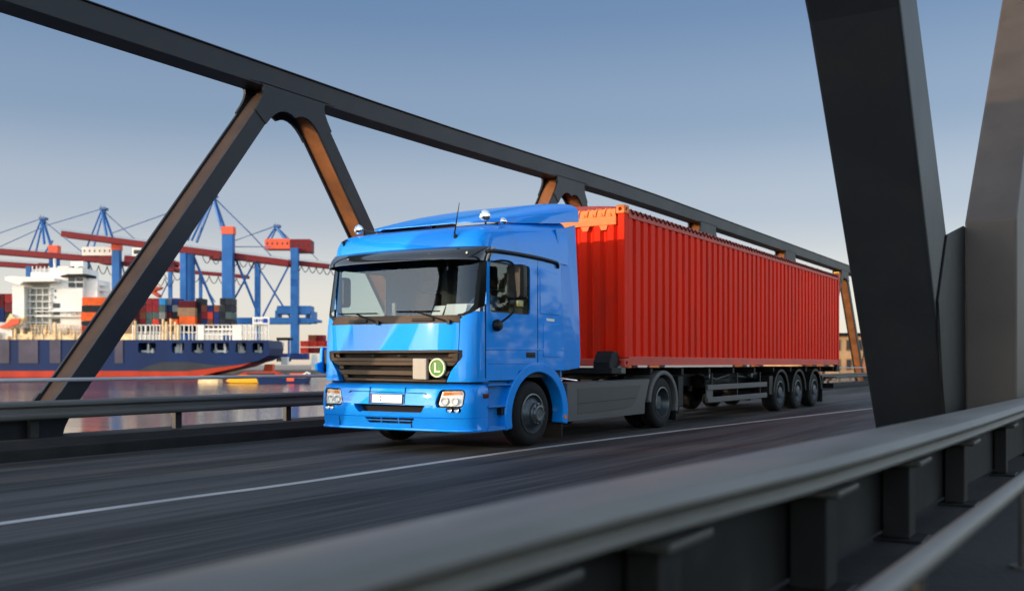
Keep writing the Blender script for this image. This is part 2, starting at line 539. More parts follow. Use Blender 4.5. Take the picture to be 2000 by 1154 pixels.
def truss(name, label, X, t, ynodes, half, zb, zt, hc, w, m, chord_ext=(DY0, DY1), gs=1.0, tw=None):
    """Warren truss in the plane X: H-section diagonals between two plates, box top chord"""
    root = thing(name, (X, ynodes[len(ynodes)//2], zb), label, 'bridge truss')
    x0, x1 = X-t/2, X+t/2
    c = MB()
    sts = [chord_ext[0]+k*2.74 for k in range(int((chord_ext[1]-chord_ext[0])/2.74)+1)]
    c.loft([[(x0, y, zt-hc), (x1, y, zt-hc), (x1, y, zt), (x0, y, zt)] for y in sts])
    c.loft([[(x0-0.03, y, zt), (x1+0.03, y, zt), (x1+0.03, y, zt+0.025), (x0-0.03, y, zt+0.025)] for y in sts])
    c.build('top_chord', m, root, bevel=0.01)
    c = MB(); c.box(x0, x1, chord_ext[0], chord_ext[1], -0.58, zb)
    c.build('bottom_chord', m, root, bevel=0.01)
    pt = 0.05
    sl_ = (zt-hc*0.6-zb+0.1)/(half-0.53)
    for yn in ynodes:             # top nodes
        for sgn in (-1, 1):
            a = Vector((0, yn+sgn*0.28, zt-hc*0.6)); b = Vector((0, yn+sgn*(half-0.25), zb-0.1))
            d = (b-a).normalized()
            nrm = Vector((0, -d.z, d.y))
            sg_ = -1 if nrm.y > 0 else 1
            s0, s1 = sg_*(w/2-0.035), sg_*(w/2-0.075)
            pl = MB()
            d0, d1 = X-(tw or t)/2, X+(tw or t)/2
            for xa, xb in ((d0+0.004, d0+pt), (d1-pt, d1-0.004)):
                q = [a+nrm*w/2, b+nrm*w/2, b-nrm*w/2, a-nrm*w/2]
                pl.prism([(v.y, v.z) for v in q], 'x', xa, xb)
            wq = [a+nrm*w*0.30, b+nrm*w*0.30, b+nrm*w*0.22, a+nrm*w*0.22] if False else [a+nrm*s0, b+nrm*s0, b+nrm*s1, a+nrm*s1]
            dg_ = pl.build('diagonal', m, root, bevel=0.008)
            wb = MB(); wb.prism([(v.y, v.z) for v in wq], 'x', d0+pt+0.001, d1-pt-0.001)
            wb.build('web', M['primer'] if sgn > 0 or yn > 14 else M['primerdk'], dg_)  # sunlit orange painted on the webs, shaded brown on the rest
        g = MB()
        d0, d1 = X-(tw or t)/2, X+(tw or t)/2
        for xa, xb in ((d0-0.012, d0+pt-0.012), (d1-pt+0.012, d1+0.012)):
            g.prism(gusset_outline(yn, zt-hc+0.03, -1, sl_, w, 0.30), 'x', xa, xb)
        g.build('gusset_plate', m, root)
    for yn in [y-half for y in ynodes]+[ynodes[-1]+half]:
        g = MB()
        for xa, xb in ((x0-0.012, x0+pt-0.012), (x1-pt+0.012, x1+0.012)):
            g.prism(gusset_outline(yn, zb-0.03, 1, sl_, w, 0.22), 'x', xa, xb)
        g.build('gusset_plate', m, root)
    return root

P = 10.36
ft_ = truss('bridge_truss', 'long dark grey steel truss on the far side of the road behind the truck', -12.5, 0.46,
      [13.1+P*k for k in range(-4, 8)], P/2, 0.16, 6.22, 0.36, 0.30, M['bridge'], tw=0.46)
# the truss rises gently towards mid span
for o_ in ft_.children_recursive:
    for v_ in o_.data.vertices:
        y_ = v_.co.y+ft_.location.y; z_ = v_.co.z+ft_.location.z
        t_ = max(0.0, min(1.0, (y_-14.0)/16.0)); t_ = t_*t_*(3-2*t_)
        v_.co.z += 0.20*t_*max(0.0, z_)/6.0

# near truss: big V of two heavy members standing between the road and the walkway
NT_Y = [10.2+P*k for k in range(-4, 8)]

def near_truss():
    X0, X1 = -2.60, -1.74
    root = thing('bridge_truss', (-2.2, 14.5, 0.1), 'massive dark steel truss posts forming a V in the right foreground beside the walkway', 'bridge truss')
    m = M['bridge']
    c = MB(); c.box(X0, -1.1, 4.2, 25.1, 9.69, 10.3); c.build('top_chord', m, root, bevel=0.02)
    c = MB(); c.box(X0, -1.55, DY0, DY1, -0.5, 0.30); c.build('bottom_chord', m, root, bevel=0.02)
    for k in range(0, 1):
        yb = 13.35
        for xa, xb in ((X0, X1),):     # member that leans towards the camera, box section
            a = MB()
            a.prism([(yb+0.15, 0.0), (yb+2.2, 0.0), (yb-0.5, 2.86), (yb-2.45, 4.9), (yb-6.9, 9.7), (yb-8.4, 9.7), (yb-3.35, 4.55)], 'x', xa, xb)
            a.build('diagonal', m, root, bevel=0.03)
        b = MB()    # member that leans away
        b.prism([(yb+1.15, 0.0), (yb+2.6, 0.0), (yb+2.6, 2.3), (yb+11.6, 9.7), (yb+8.6, 9.7), (yb+6.2, 7.57), (yb+1.15, 3.08)], 'x', -1.72, -1.10)
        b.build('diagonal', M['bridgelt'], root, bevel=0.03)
        g = MB()
        g.prism([(yb-0.3, 0.0), (yb-0.9, 1.0), (yb-1.2, 1.9), (yb-0.5, 2.72), (yb+1.0, 3.0), (yb+1.14, 3.0), (yb+1.14, 0.0)], 'x', X1, X1+0.03)
        g.build('gusset_plate', M['postdark'], root, bevel=0.01)
    return root
near_truss()

def tower():  # unseen block, added to keep the sun off the near truss
    root = thing('bridge_tower', (-15.2, -7.5, -6), 'tall grey lifting tower of the bridge standing beside the far truss, left of the view', 'bridge tower')
    for y0, y1 in ((-15.0, -12.4), (-10.0, -7.4), (-5.6, -3.2)):
        c = MB(); c.box(-15.4, -13.2, y0, y1, -6.5, 9.2); c.build('pier', M['bridge'], root, bevel=0.05)
    c = MB(); c.box(-15.2, -13.4, -12.4, -3.4, -2.0, 8.9); c.build('machine_room', M['bridge'], root, bevel=0.05)
    c = MB(); c.box(-15.5, -13.0, -15.2, -3.0, 9.2, 9.7); c.build('roof', M['bridge'], root, bevel=0.05)
tower()

# ------------------------------------------------------------------ railings
def far_guardrail():
    root = thing('guardrail', (-12.0, 9, 0.3), 'grey steel crash barrier with a thin handrail above it along the far kerb', 'guardrail')
    prof = [(-11.93, 0.715), (-11.90, 0.69), (-11.90, 0.655), (-11.95, 0.62), (-11.95, 0.575), (-11.90, 0.54), (-11.90, 0.505), (-11.93, 0.475), (-11.99, 0.475), (-12.10, 0.50), (-12.10, 0.70), (-11.99, 0.72)]
    mb = MB(); mb.prism(prof, 'y', DY0, DY1)
    mb.build('rail', M['galv'], root, smooth=50)
    mb = MB(); mb.tube([(-12.12, DY0, 0.985), (-12.12, DY1, 0.985)], 0.028, 10)
    mb.build('handrail', M['pale'], root, smooth=60)
    y = 10.42-2.35*22
    n_ = 0
    while y < DY1:
        mb = MB()
        mb.box(-12.18, -12.10, y-0.06, y+0.06, 0.20, 0.70)
        if n_ % 4 == 0: mb.box(-12.14, -12.10, y-0.02, y+0.02, 0.70, 0.97)
        n_ += 1
        mb.build('post', M['galvdk'], root, bevel=0.006)
        y += 2.35
    return root
far_guardrail()

def near_guardrail():
    root = thing('guardrail', (-1.3, 2.5, 0.15), 'broad grey steel barrier rail crossing the foreground in front of the road', 'guardrail')
    st = [(-30, -1.7, -1.36), (-3, -1.60, -1.33), (1.2, -1.56, -1.285), (2.5, -1.53, -1.235), (3.5, -1.475, -1.14), (4.7, -1.40, -1.03), (8, -1.21, -0.87), (13.5, -0.965, -0.70), (20, -0.74, -0.52), (40, -0.5, -0.3), (92, -0.3, -0.1)]
    ml = smooth_line([(a, b, c) for a, b, c in st], 6)
    rings = []
    for y, xl, xf in [(v.x, v.y, v.z) for v in ml]:
        sec = [(xl-0.010, 0.780), (xl, 0.796), (xl+0.015, 0.802), (xf-0.012, 0.806), (xf+0.004, 0.800), (xf+0.034, 0.766), (xf+0.032, 0.752), (xf-0.05, 0.735), (xf-0.07, 0.70), (xf-0.05, 0.665), (xf-0.055, 0.65), (xl+0.05, 0.65), (xl-0.010, 0.68)]
        rings.append([(a, y, b) for a, b in sec])
    mb = MB(); mb.loft(rings)
    mb.build('rail', M['galv'], root, smooth=24)
    rings = []
    for y, xl, xf in [(v.x, v.y, v.z) for v in ml]:
        rings.append([(a, y, b) for a, b in ((xl+0.03, 0.20), (xl+0.09, 0.20), (xl+0.09, 0.64), (xl+0.03, 0.64))])
    mb = MB(); mb.loft(rings)
    mb.build('backing_plate', M['postdark'], root)
    def at(y):
        for a, b in zip(st, st[1:]):
            if a[0] <= y <= b[0]:
                t = (y-a[0])/(b[0]-a[0])
                return a[1]+(b[1]-a[1])*t, a[2]+(b[2]-a[2])*t
        return st[-1][1:]
    ys = [-8.2, -6.3, -4.4, -2.5, -0.6, 0.6, 1.62, 2.30, 3.15, 4.75, 6.4]+[8.2+2.4*k for k in range(20)]
    for y in ys:
        xl, xf = at(y)
        mb = MB()
        mb.box(xl+0.06, xf-0.02, y-0.16, y+0.16, 0.15, 0.168)
        mb.box(xl+0.10, xf-0.10, y-0.10, y+0.10, 0.168, 0.60)
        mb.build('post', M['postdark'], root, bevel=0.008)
        mb = MB(); mb.box(xl+0.08, xf-0.02, y-0.20, y+0.20, 0.600, 0.635)
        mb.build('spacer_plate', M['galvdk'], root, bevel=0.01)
    return root
near_guardrail()

def handrail():
    root = thing('handrail', (-0.5, 3.5, 0.15), 'thin round grey handrail in the bottom right corner nearest the camera', 'handrail')
    p = smooth_line([(-0.66, -6, 0.6), (-0.60, 1.2, 0.6), (-0.535, 2.6, 0.6), (-0.49, 3.7, 0.6), (-0.42, 5.5, 0.6), (-0.30, 9, 0.6), (-0.12, 16, 0.6), (0.1, 30, 0.6)], 6)
    mb = MB(); mb.tube(p, 0.038, 14)
    mb.build('rail', M['galv'], root, smooth=60)
    for y, x in ((-2.0, -0.63), (0.6, -0.605), (3.2, -0.51), (5.8, -0.41), (8.4, -0.32), (11.0, -0.25), (13.6, -0.18)):
        mb = MB(); mb.tube([(x, y, 0.15), (x, y, 0.57)], 0.026, 10)
        mb.lathe((x, y, 0.15), 'z', [(0.0, 0.012), (0.07, 0.012), (0.07, 0.0)], 16)
        mb.build('post', M['galvdk'], root, smooth=50)
handrail()

# ------------------------------------------------------------------ lorry: tractor
CX = -8.59      # centre line of the lorry
HW = 1.32       # half width; the visible flank is at x = CX+HW
YF = [(.27, 11.00), (.6, 10.97), (.88, 11.00), (.95, 11.05), (1.38, 11.05), (1.75, 11.08), (1.86, 11.10), (2.62, 11.24), (2.76, 11.26), (3.05, 11.38)]
DF = 0.36
def yfront(z):
    if z <= YF[0][0]: return YF[0][1]
    for (a, b), (c, d) in zip(YF, YF[1:]):
        if z <= c: return b+(d-b)*(z-a)/(c-a)
    return YF[-1][1]
def FY(x, z):
    t = min(abs(x/HW), 1.0)
    return yfront(z)+DF*(1-(1-t**4)**.25)

def fslab(mb, poly, off=0.0, th=0.03, step=0.11, fy=FY):
    """slab that follows the curved front; poly in (x from centre, z); off > 0 stands proud"""
    bm = bmesh.new()
    vs = [bm.verts.new((x, 0, z)) for x, z in poly]
    bm.faces.new(vs)
    xs = [p[0] for p in poly]; zs = [p[1] for p in poly]
    x = math.ceil(min(xs)/step)*step
    while x < max(xs):
        st = step
        bmesh.ops.bisect_plane(bm, geom=bm.verts[:]+bm.edges[:]+bm.faces[:], plane_co=(x, 0, 0), plane_no=(1, 0, 0))
        if abs(x) > 0.95: st = step/3
        x += st
    for z in (1.38, 1.75, 1.86, 2.62, 0.88):
        if min(zs) < z < max(zs):
            bmesh.ops.bisect_plane(bm, geom=bm.verts[:]+bm.edges[:]+bm.faces[:], plane_co=(0, 0, z), plane_no=(0, 0, 1))
    bmesh.ops.recalc_face_normals(bm, faces=bm.faces)
    bm.verts.index_update()
    n = len(bm.verts)
    front = [(CX+v.co.x, fy(v.co.x, v.co.z)-off, v.co.z) for v in bm.verts]
    back = [(CX+v.co.x, fy(v.co.x, v.co.z)-off+th, v.co.z) for v in bm.verts]
    fs = []
    for f in bm.faces:
        i = [v.index for v in f.verts]
        fs.append(tuple(i)); fs.append(tuple(n+k for k in reversed(i)))
    for e in bm.edges:
        if len(e.link_faces) == 1:
            a, b = e.verts[0].index, e.verts[1].index
            fs.append((a, b, n+b, n+a))
    bm.free()
    mb.add(front+back, fs)
    return mb

def rrect(x0, x1, z0, z1, r, n=5):
    pts = []
    for cx, cz, a in ((x1-r, z1-r, 0), (x0+r, z1-r, 90), (x0+r, z0+r, 180), (x1-r, z0+r, 270)):
        for k in range(n+1):
            t = R(a+90*k/n)
            pts.append((cx+r*math.cos(t), cz+r*math.sin(t)))
    return pts
def mir(poly):
    return [(-x, z) for x, z in poly][::-1]

def ell_ring(y0, z0, ry0, rz0, ry1, rz1, a0, a1, n=28):
    """outline of an elliptical arch band in (y, z)"""
    o = []
    for k in range(n+1):
        t = R(a0+(a1-a0)*k/n)
        o.append((y0+ry1*math.cos(t), z0+rz1*math.sin(t)))
    for k in range(n, -1, -1):
        t = R(a0+(a1-a0)*k/n)
        o.append((y0+ry0*math.cos(t), z0+rz0*math.sin(t)))
    return o

WS = 1.13       # wheels: fore-aft radius relative to height
def wheel(root, x, y, z, r, side, kind, w=0.30, name='wheel', dual=False):
    """wheel whose outer face is at x; side=+1 faces +X. tyre, rim and hub are its sub-parts"""
    s = side
    wh = bpy.data.objects.new(name, None)
    COL.objects.link(wh); wh.parent = root
    wh.location = Vector((x, y, z))-base_of(root)
    def tyre_prof(o):
        return [(r*0.56, o-0.02*s), (r*0.60, o-0.012*s), (r*0.78, o), (r*0.92, o-0.018*s), (r*0.985, o-0.05*s), (r, o-0.085*s),
                (r, o-0.10*s), (r*0.975, o-0.105*s), (r*0.975, o-0.115*s), (r, o-0.12*s), (r, o-(w/2)*s), (r*0.975, o-(w/2+0.004)*s), (r*0.975, o-(w/2+0.014)*s),
                (r, o-(w/2+0.018)*s), (r, o-(w-0.085)*s), (r*0.97, o-(w-0.05)*s), (r*0.86, o-w*s), (r*0.56, o-w*s)]
    mb = MB(); mb.lathe((x, y, z), 'x', tyre_prof(0), 56, WS)
    if dual: mb.lathe((x, y, z), 'x', [(a, b-(w+0.03)*s) for a, b in tyre_prof(0)], 56, WS)
    mb.build('tyre', M['rubber'], wh, smooth=40)
    if kind == 'steer':
        rim = [(r*0.60, -0.02*s), (r*0.615, 0.0), (r*0.575, 0.004*s), (r*0.54, -0.03*s), (r*0.52, -0.045*s), (r*0.40, 0.02*s), (r*0.33, 0.055*s), (r*0.315, 0.06*s)]
        hub = [(r*0.35, 0.04*s), (r*0.35, 0.075*s), (r*0.325, 0.092*s), (r*0.27, 0.095*s), (r*0.255, 0.115*s), (r*0.21, 0.122*s), (r*0.19, 0.112*s), (r*0.12, 0.108*s), (0.0, 0.112*s)]
        hm = M['steel']
        bolts, br, bx = 10, r*0.30, 0.094
    elif kind == 'drive':
        rim = [(r*0.60, -0.02*s), (r*0.615, 0.0), (r*0.575, 0.004*s), (r*0.55, -0.05*s), (r*0.53, -0.12*s), (r*0.45, -0.19*s), (r*0.30, -0.20*s), (r*0.28, -0.20*s)]
        hub = [(r*0.30, -0.20*s), (r*0.29, -0.10*s), (r*0.25, -0.075*s), (r*0.12, -0.07*s), (0.0, -0.066*s)]
        hm = M['rimdark']
        bolts, br, bx = 10, r*0.40, -0.188
    else:
        rim = [(r*0.60, -0.02*s), (r*0.615, 0.0), (r*0.575, 0.004*s), (r*0.55, -0.04*s), (r*0.50, -0.075*s), (r*0.36, -0.09*s), (r*0.33, -0.06*s)]
        hub = [(r*0.30, -0.07*s), (r*0.30, -0.01*s), (r*0.26, 0.005*s), (r*0.15, 0.01*s), (0.0, 0.012*s)]
        hm = M['rimdark']
        bolts, br, bx = 10, r*0.40, -0.07
    mb = MB(); mb.lathe((x, y, z), 'x', rim, 48, WS)
    if kind == 'drive' or kind == 'trailer':
        for k in range(10):     # hand holes
            t = 2*PI*(k+0.5)/10
            c = Vector((x+(-0.183 if kind == 'drive' else -0.066)*s, y+WS*r*0.46*math.cos(t), z+r*0.46*math.sin(t)))
            mb.lathe(c, 'x', [(0.0, 0), (r*0.035, 0.001*s), (r*0.04, -0.004*s)], 10)
    mb.build('rim', M['steel'], wh, smooth=40)
    mb = MB(); mb.lathe((x, y, z), 'x', hub, 40, WS)
    for k in range(bolts):
        t = 2*PI*k/bolts
        c = Vector((x+bx*s, y+WS*br*math.cos(t), z+br*math.sin(t)))
        mb.lathe(c, 'x', [(0.014, -0.004*s), (0.014, 0.016*s), (0.0, 0.02*s)], 6)
    mb.build('hub', hm, wh, smooth=35)
    return wh

def tractor():
    T = thing('truck', (CX, 11.0, 0.0), 'bright blue lorry tractor unit with high roof, visor and bronze grille', 'truck')
    XR = CX+HW
    blue = M['blue']
    # ---- bumper: closed loft, then real openings cut into it
    lv = [(.285, .06, .02), (.292, -.005, 0), (.305, -.018, 0), (.325, -.012, 0), (.338, .018, .003), (.45, .008, .002), (.468, .006, .002), (.474, .018, .008), (.480, .006, .002),
          (.60, 0, 0), (.76, .0, 0), (.86, .006, .004), (.90, .03, .015), (.925, .08, .04), (.935, .16, .08)]
    rings = []
    xs = [-1+2*k/48 for k in range(49)]
    for z, dy, dx in lv:
        ring = []
        for u in xs:
            th = u*PI/2
            ax = (HW-dx)*math.copysign(abs(math.sin(th))**.5, math.sin(th))
            y = yfront(z)+dy+DF*(1-math.sqrt(abs(math.cos(th))))
            ring.append((CX+ax, y, z))
        ring += [(CX+HW-dx-0.02, 11.52, z), (CX-HW+dx+0.02, 11.52, z)]
        rings.append(ring)
    mb = MB(); mb.loft(rings)
    bump = mb.build('bumper', blue, T, smooth=32)
    cs = []
    slot_a = [(-.585, .645), (.64, .640), (.60, .575), (.57, .545), (.54, .53), (-.49, .53), (-.52, .55), (-.555, .59)]
    slot_b = [(-.40, .462), (.455, .465), (.43, .42), (.395, .385), (-.325, .385), (-.36, .41)]
    hl = [(.80, .67), (.80, .70), (.845, .82), (.87, .848), (.90, .856), (1.17, .856), (1.20, .845), (1.218, .80), (1.205, .66), (1.19, .63), (1.16, .615), (.85, .612), (.815, .625)]
    fog = rrect(.965, 1.175, .555, .618, .028)
    for p, dep in ((slot_a, .16), (slot_b, .12), (hl, .06), (mir(hl), .06), (fog, .05), (mir(fog), .05)):
        c = MB(); fslab(c, p, 0.06, 0.06+dep); cs.append(c)
    cut(bump, cs)
    bump.data.set_sharp_from_angle(angle=R(32))
    # dark linings and their bars
    mb = MB(); fslab(mb, slot_a, -0.15, 0.006); mb.build('air_intake', M['dark'], T)
    mb = MB()
    fslab(mb, [(-.47, .526), (.55, .526)]+[(.55-.02*k, .545 if k % 2 else .536) for k in range(52)], -0.03, 0.02, 0.5)
    mb.build('intake_teeth', M['bluedk'], T)
    mb = MB(); fslab(mb, slot_b, -0.11, 0.006); mb.build('air_intake', M['dark'], T)
    mb = MB()
    fslab(mb, [(-.37, .418), (.425, .418), (.43, .432), (-.38, .432)], -0.01, 0.03)
    for x in (-.13, .17): fslab(mb, [(x, .386), (x+.012, .386), (x+.012, .462), (x, .462)], -0.02, 0.02)
    mb.build('intake_mesh', M['bluedk'], T)
    # number plate panel with fine seams
    mb = MB()
    fslab(mb, [(-.69, .80), (-.655, .825), (.635, .805), (.665, .78), (.665, .774), (.63, .798), (-.65, .818), (-.684, .795)], 0.009, 0.03)
    for x in (-.315, .295): fslab(mb, [(x, .65), (x+.007, .65), (x+.007, .875), (x, .875)], 0.006, 0.02)
    for x in (-.88, .395): fslab(mb, [(x, .31), (x+.008, .31), (x+.008, .464), (x, .464)], -0.004, 0.02)
    mb.build('panel_seam', M['gap'], T)
    mb = MB(); fslab(mb, [(-.30, .655), (.275, .650), (.275, .785), (-.30, .79)], 0.012, 0.012)
    pl = mb.build('number_plate', M['black'], T)
    mb = MB(); fslab(mb, [(-.252, .668), (.262, .664), (.262, .774), (-.252, .778)], 0.016, 0.004); mb.build('plate_face', M['white'], pl)
    mb = MB(); fslab(mb, [(-.292, .668), (-.257, .668), (-.257, .778), (-.292, .778)], 0.016, 0.004); mb.build('country_band', M['plateblue'], pl)
    mb = MB()
    for z in (.702, .745): fslab(mb, [(-.10+.012*math.cos(k*PI/5), z+.012*math.sin(k*PI/5)) for k in range(10)], 0.0175, 0.002)
    fslab(mb, [(-.284, .684), (-.265, .684), (-.265, .70), (-.284, .70)], 0.0175, 0.002)
    mb.build('plate_dots', M['black'], pl)
    # ---- headlights
    for sgn in (1, -1):
        fl = (lambda p: p) if sgn == 1 else mir
        mb = MB(); fslab(mb, fl(hl), -0.045, 0.012)
        h = mb.build('headlight', M['black'], T)
        inner = [(.84, .66), (.885, .826), (1.165, .835), (1.185, .80), (1.172, .655), (1.155, .638), (.865, .637)]
        mb = MB(); fslab(mb, fl(inner), -0.030, 0.008); mb.build('reflector', M['lamp'], h, smooth=40)
        for cx, cz, rr in ((.93, .70, .056), (1.08, .70, .05)):
            mb = MB(); X = CX+sgn*cx; yy = FY(cx, cz)+0.022
            mb.lathe((X, yy, cz), 'y', [(rr, .012), (rr*1.05, -.012), (rr*.95, -.014), (rr*.8, .0), (rr*.4, .008), (0, .009)], 24)
            mb.build('bowl', M['lamp'], h, smooth=40)
        mb = MB(); fslab(mb, fl([(.90, .775), (.905, .822), (1.16, .83), (1.17, .79)]), -0.020, 0.01); mb.build('indicator', M['amber'], h)
        mb = MB(); fslab(mb, fl([(.812, .68), (.86, .835), (.885, .846), (1.165, .846), (1.193, .83), (1.206, .795), (1.195, .665), (1.15, .625), (.855, .622)]), -0.002, 0.004); mb.build('lens', M['lens'], h, smooth=40)
        mb = MB(); fslab(mb, fl(fog), -0.03, 0.006)
        fg = mb.build('fog_lamp', M['black'], T)
        for cx in (1.02, 1.115):
            mb = MB(); mb.lathe((CX+sgn*cx, FY(cx, .587)+0.016, .587), 'y', [(.034, .01), (.036, -.02), (.02, .0), (0, .008)], 20)
            mb.build('lamp_bowl', M['chrome'], fg, smooth=40)
        mb = MB()
        mb.box(*sorted((CX+sgn*(HW-0.012), CX+sgn*(HW+0.006))), 11.36, 11.50, .735, .80)
        mb.build('side_marker', M['redlens'], T, bevel=0.004)
    # ---- grille: bronze bars in front of a dark well
    gr = [(-1.10, 1.375), (1.10, 1.375), (1.095, 1.235), (1.05, 1.195), (.97, 1.10), (.90, .94), (-.78, .94), (-.86, 1.06), (-.93, 1.15), (-1.05, 1.215), (-1.10, 1.235)]
    mb = MB(); fslab(mb, [(-1.2, 1.39), (1.2, 1.39), (1.2, .90), (-1.2, .90)], -0.12, 0.02)
    g = mb.build('grille', M['dark'], T)
    def bar(pts, o=0.012, th=0.05):
        b = MB(); fslab(b, pts, o, th); b.build('grille_bar', M['bronze'], g, smooth=30, bevel=0.006)
    bar([(-1.10, 1.348), (1.10, 1.345), (1.10, 1.378), (-1.10, 1.378)])
    bar([(-1.10, 1.235), (1.095, 1.225), (1.10, 1.343), (1.045, 1.343), (1.04, 1.29), (1.02, 1.275), (-1.02, 1.285), (-1.04, 1.30), (-1.045, 1.346), (-1.10, 1.346)])
    bar([(-.965, 1.14), (1.0, 1.13), (1.085, 1.222), (-1.06, 1.23), (-1.0, 1.18), (.62, 1.172) , (.62, 1.16), (-.955, 1.166)] if False else [(-1.06, 1.232), (1.085, 1.222), (1.03, 1.172), (-.965, 1.182)])
    bar([(-.945, 1.115), (.985, 1.10), (.945, 1.035), (-.875, 1.050)])
    bar([(-.845, 1.0), (.925, .985), (.91, .952), (-.80, .965)], 0.0)
    for (x0, z0) in ((-1.03, 1.292), (-.945, 1.128), (-.86, 1.006)):
        mb = MB(); fslab(mb, [(x0, z0), (x0+.09, z0-.004), (x0+.07, z0+.045), (x0-.01, z0+.045)], -0.02, 0.03); mb.build('bar_end', M['bronze'], g, bevel=0.004)
    mb = MB(); fslab(mb, [(.93, 1.288), (1.03, 1.286), (1.035, 1.336), (.95, 1.336)], -0.02, 0.03); mb.build('bar_end', M['bronze'], g, bevel=0.004)
    mb = MB()
    for (x, z) in ((-.34, 1.312), (.12, 1.308)):
        fslab(mb, [(x-.03, z-.018), (x+.03, z-.018), (x+.04, z+.018), (x-.02, z+.018)], -0.03, 0.02)
    mb.build('washer_jet', M['chassis'], g, bevel=0.004)
    mb = MB(); fslab(mb, [(.425, .99), (.648, .985), (.648, 1.268), (.425, 1.272)], 0.06, 0.05)
    mb.build('cover_box', M['cream'], g, bevel=0.012)
    mb = MB(); fslab(mb, [(.655, .985), (.672, .985), (.672, 1.262), (.655, 1.268)], 0.04, 0.04); mb.build('cover_hinge', M['black'], g)
    bc = Vector((CX+.805, FY(.805, 1.145)-0.035, 1.145))
    mb = MB(); mb.lathe(bc, 'y', [(0, 0), (.110, 0), (.110, .03)], 36)
    bd = mb.build('badge', M['green'], g, smooth=40)
    mb = MB(); mb.lathe(bc, 'y', [(.108, .004), (.108, -.008), (.128, -.008), (.130, .02)], 40); mb.build('badge_ring', M['badge_rim'], bd, smooth=40)
    mb = MB(); mb.prism([(bc.x-.045, 1.083), (bc.x+.055, 1.083), (bc.x+.055, 1.108), (bc.x-.012, 1.108), (bc.x-.012, 1.212), (bc.x-.045, 1.212)], 'y', bc.y-.006, bc.y-.001)
    mb.build('badge_letter', M['badge_rim'], bd)
    # ---- hood, cowl, corner panels
    mb = MB(); fslab(mb, [(-1.10, 1.384), (1.10, 1.382), (1.10, 1.742), (-1.12, 1.752)], 0.01, 0.03, 0.06)
    mb.build('bonnet_flap', blue, T, smooth=40, bevel=0.008)
    mb = MB(); fslab(mb, [(-1.13, 1.752), (1.105, 1.744), (1.09, 1.85), (-1.09, 1.87)], 0.004, 0.03, 0.08)
    cw = mb.build('cowl', M['bronze'], T, smooth=40)
    mb = MB()
    for a, b in ((-.77, -.42), (.35, .72)): fslab(mb, [(a, 1.775), (b, 1.772), (b-.01, 1.812), (a+.01, 1.816)], 0.03, 0.04)
    mb.build('cowl_vent', M['black'], cw, bevel=0.01)
    for fl in ((lambda p: p), mir):
        mb = MB(); fslab(mb, fl([(1.106, 1.745), (1.32, 1.745), (1.32, .955), (.93, .955), (.985, 1.09), (1.06, 1.18), (1.106, 1.235)]), 0.004, 0.10, 0.05)
        mb.build('corner_panel', blue, T, smooth=40, bevel=0.01)
        mb = MB(); fslab(mb, fl([(1.10, 1.742), (1.32, 1.742), (1.32, 1.90), (1.26, 1.90), (1.225, 1.885), (1.16, 1.845), (1.10, 1.80)]), 0.0, 0.08, 0.04)
        mb.build('corner_panel', blue, T, smooth=40)
        mb = MB(); fslab(mb, fl([(1.112, 1.236), (1.15, 1.29), (1.15, 1.38), (1.112, 1.38)]), 0.012, 0.02); mb.build('corner_vent', M['black'], T)
    # ---- windscreen
    mb = MB(); fslab(mb, [(-1.13, 1.868), (1.10, 1.85), (1.20, 1.89), (1.262, 1.97), (1.27, 2.70), (-1.27, 2.70), (-1.25, 1.97), (-1.20, 1.89)], 0.0, 0.008, 0.06)
    mb.build('windscreen', M['glass'], T, smooth=60)
    for fl in ((lambda p: p), mir):
        mb = MB(); fslab(mb, fl([(1.06, 1.83), (1.13, 1.835), (1.24, 1.88), (1.318, 1.97), (1.318, 2.72), (1.262, 2.72), (1.252, 1.99), (1.20, 1.905), (1.12, 1.868), (1.06, 1.862)]), 0.006, 0.03, 0.03)
        mb.build('windscreen_seal', M['black'], T, smooth=50)
    # wipers
    for a, b, c in (((-.22, 1.765), (-.62, 1.90), (-.97, .40)), ((.955, 1.755), (.44, 1.905), (.1, .40))):
        mb = MB()
        mb.tube([(CX+a[0], FY(*a)-0.04, a[1]), (CX+b[0], FY(*b)-0.045, b[1])], 0.012, 6)
        bl = [(b[0]-.36+.72*k/8, b[1]+.012-.012*k/8) for k in range(9)]
        mb.tube([(CX+x, FY(x, z)-0.022, z) for x, z in bl], 0.010, 6)
        mb.lathe((CX+a[0], FY(*a)-0.05, a[1]), 'y', [(0, 0), (.03, 0), (.03, .05)], 14)
        mb.build('wiper', M['black'], T)
    # ---- visor
    rows = []
    for z, dy, k in ((2.60, -.20, 1.0), (2.64, -.20, 1.0), (2.72, -.13, 1.0), (2.785, -.045, 1.0), (2.80, .03, 1.0), (2.77, .03, .99), (2.70, -.10, .99), (2.64, -.17, .99), (2.605, -.18, .99)):
        row = []
        for j in range(41):
            th = (-1+2*j/40)*PI/2
            ax = (HW+0.02)*k*math.copysign(abs(math.sin(th))**.5, math.sin(th))
            fade = 1-0.5*abs(ax/HW)**6
            row.append((CX+ax, yfront(z)+dy*fade+DF*(1-math.sqrt(abs(math.cos(th)))), z-0.02*abs(ax/HW)**2))
        rows.append(row)
    mb = MB()
    n = 41
    vs = [v for r in rows for v in r]
    fs = []
    for a in range(len(rows)):
        b = (a+1) % len(rows)
        for j in range(n-1): fs.append((a*n+j, a*n+j+1, b*n+j+1, b*n+j))
    fs.append(tuple(a*n for a in range(len(rows)))); fs.append(tuple(a*n+n-1 for a in range(len(rows)))[::-1])
    mb.add(vs, fs)
    vi = mb.build('sun_visor', M['smoke'], T, smooth=45)
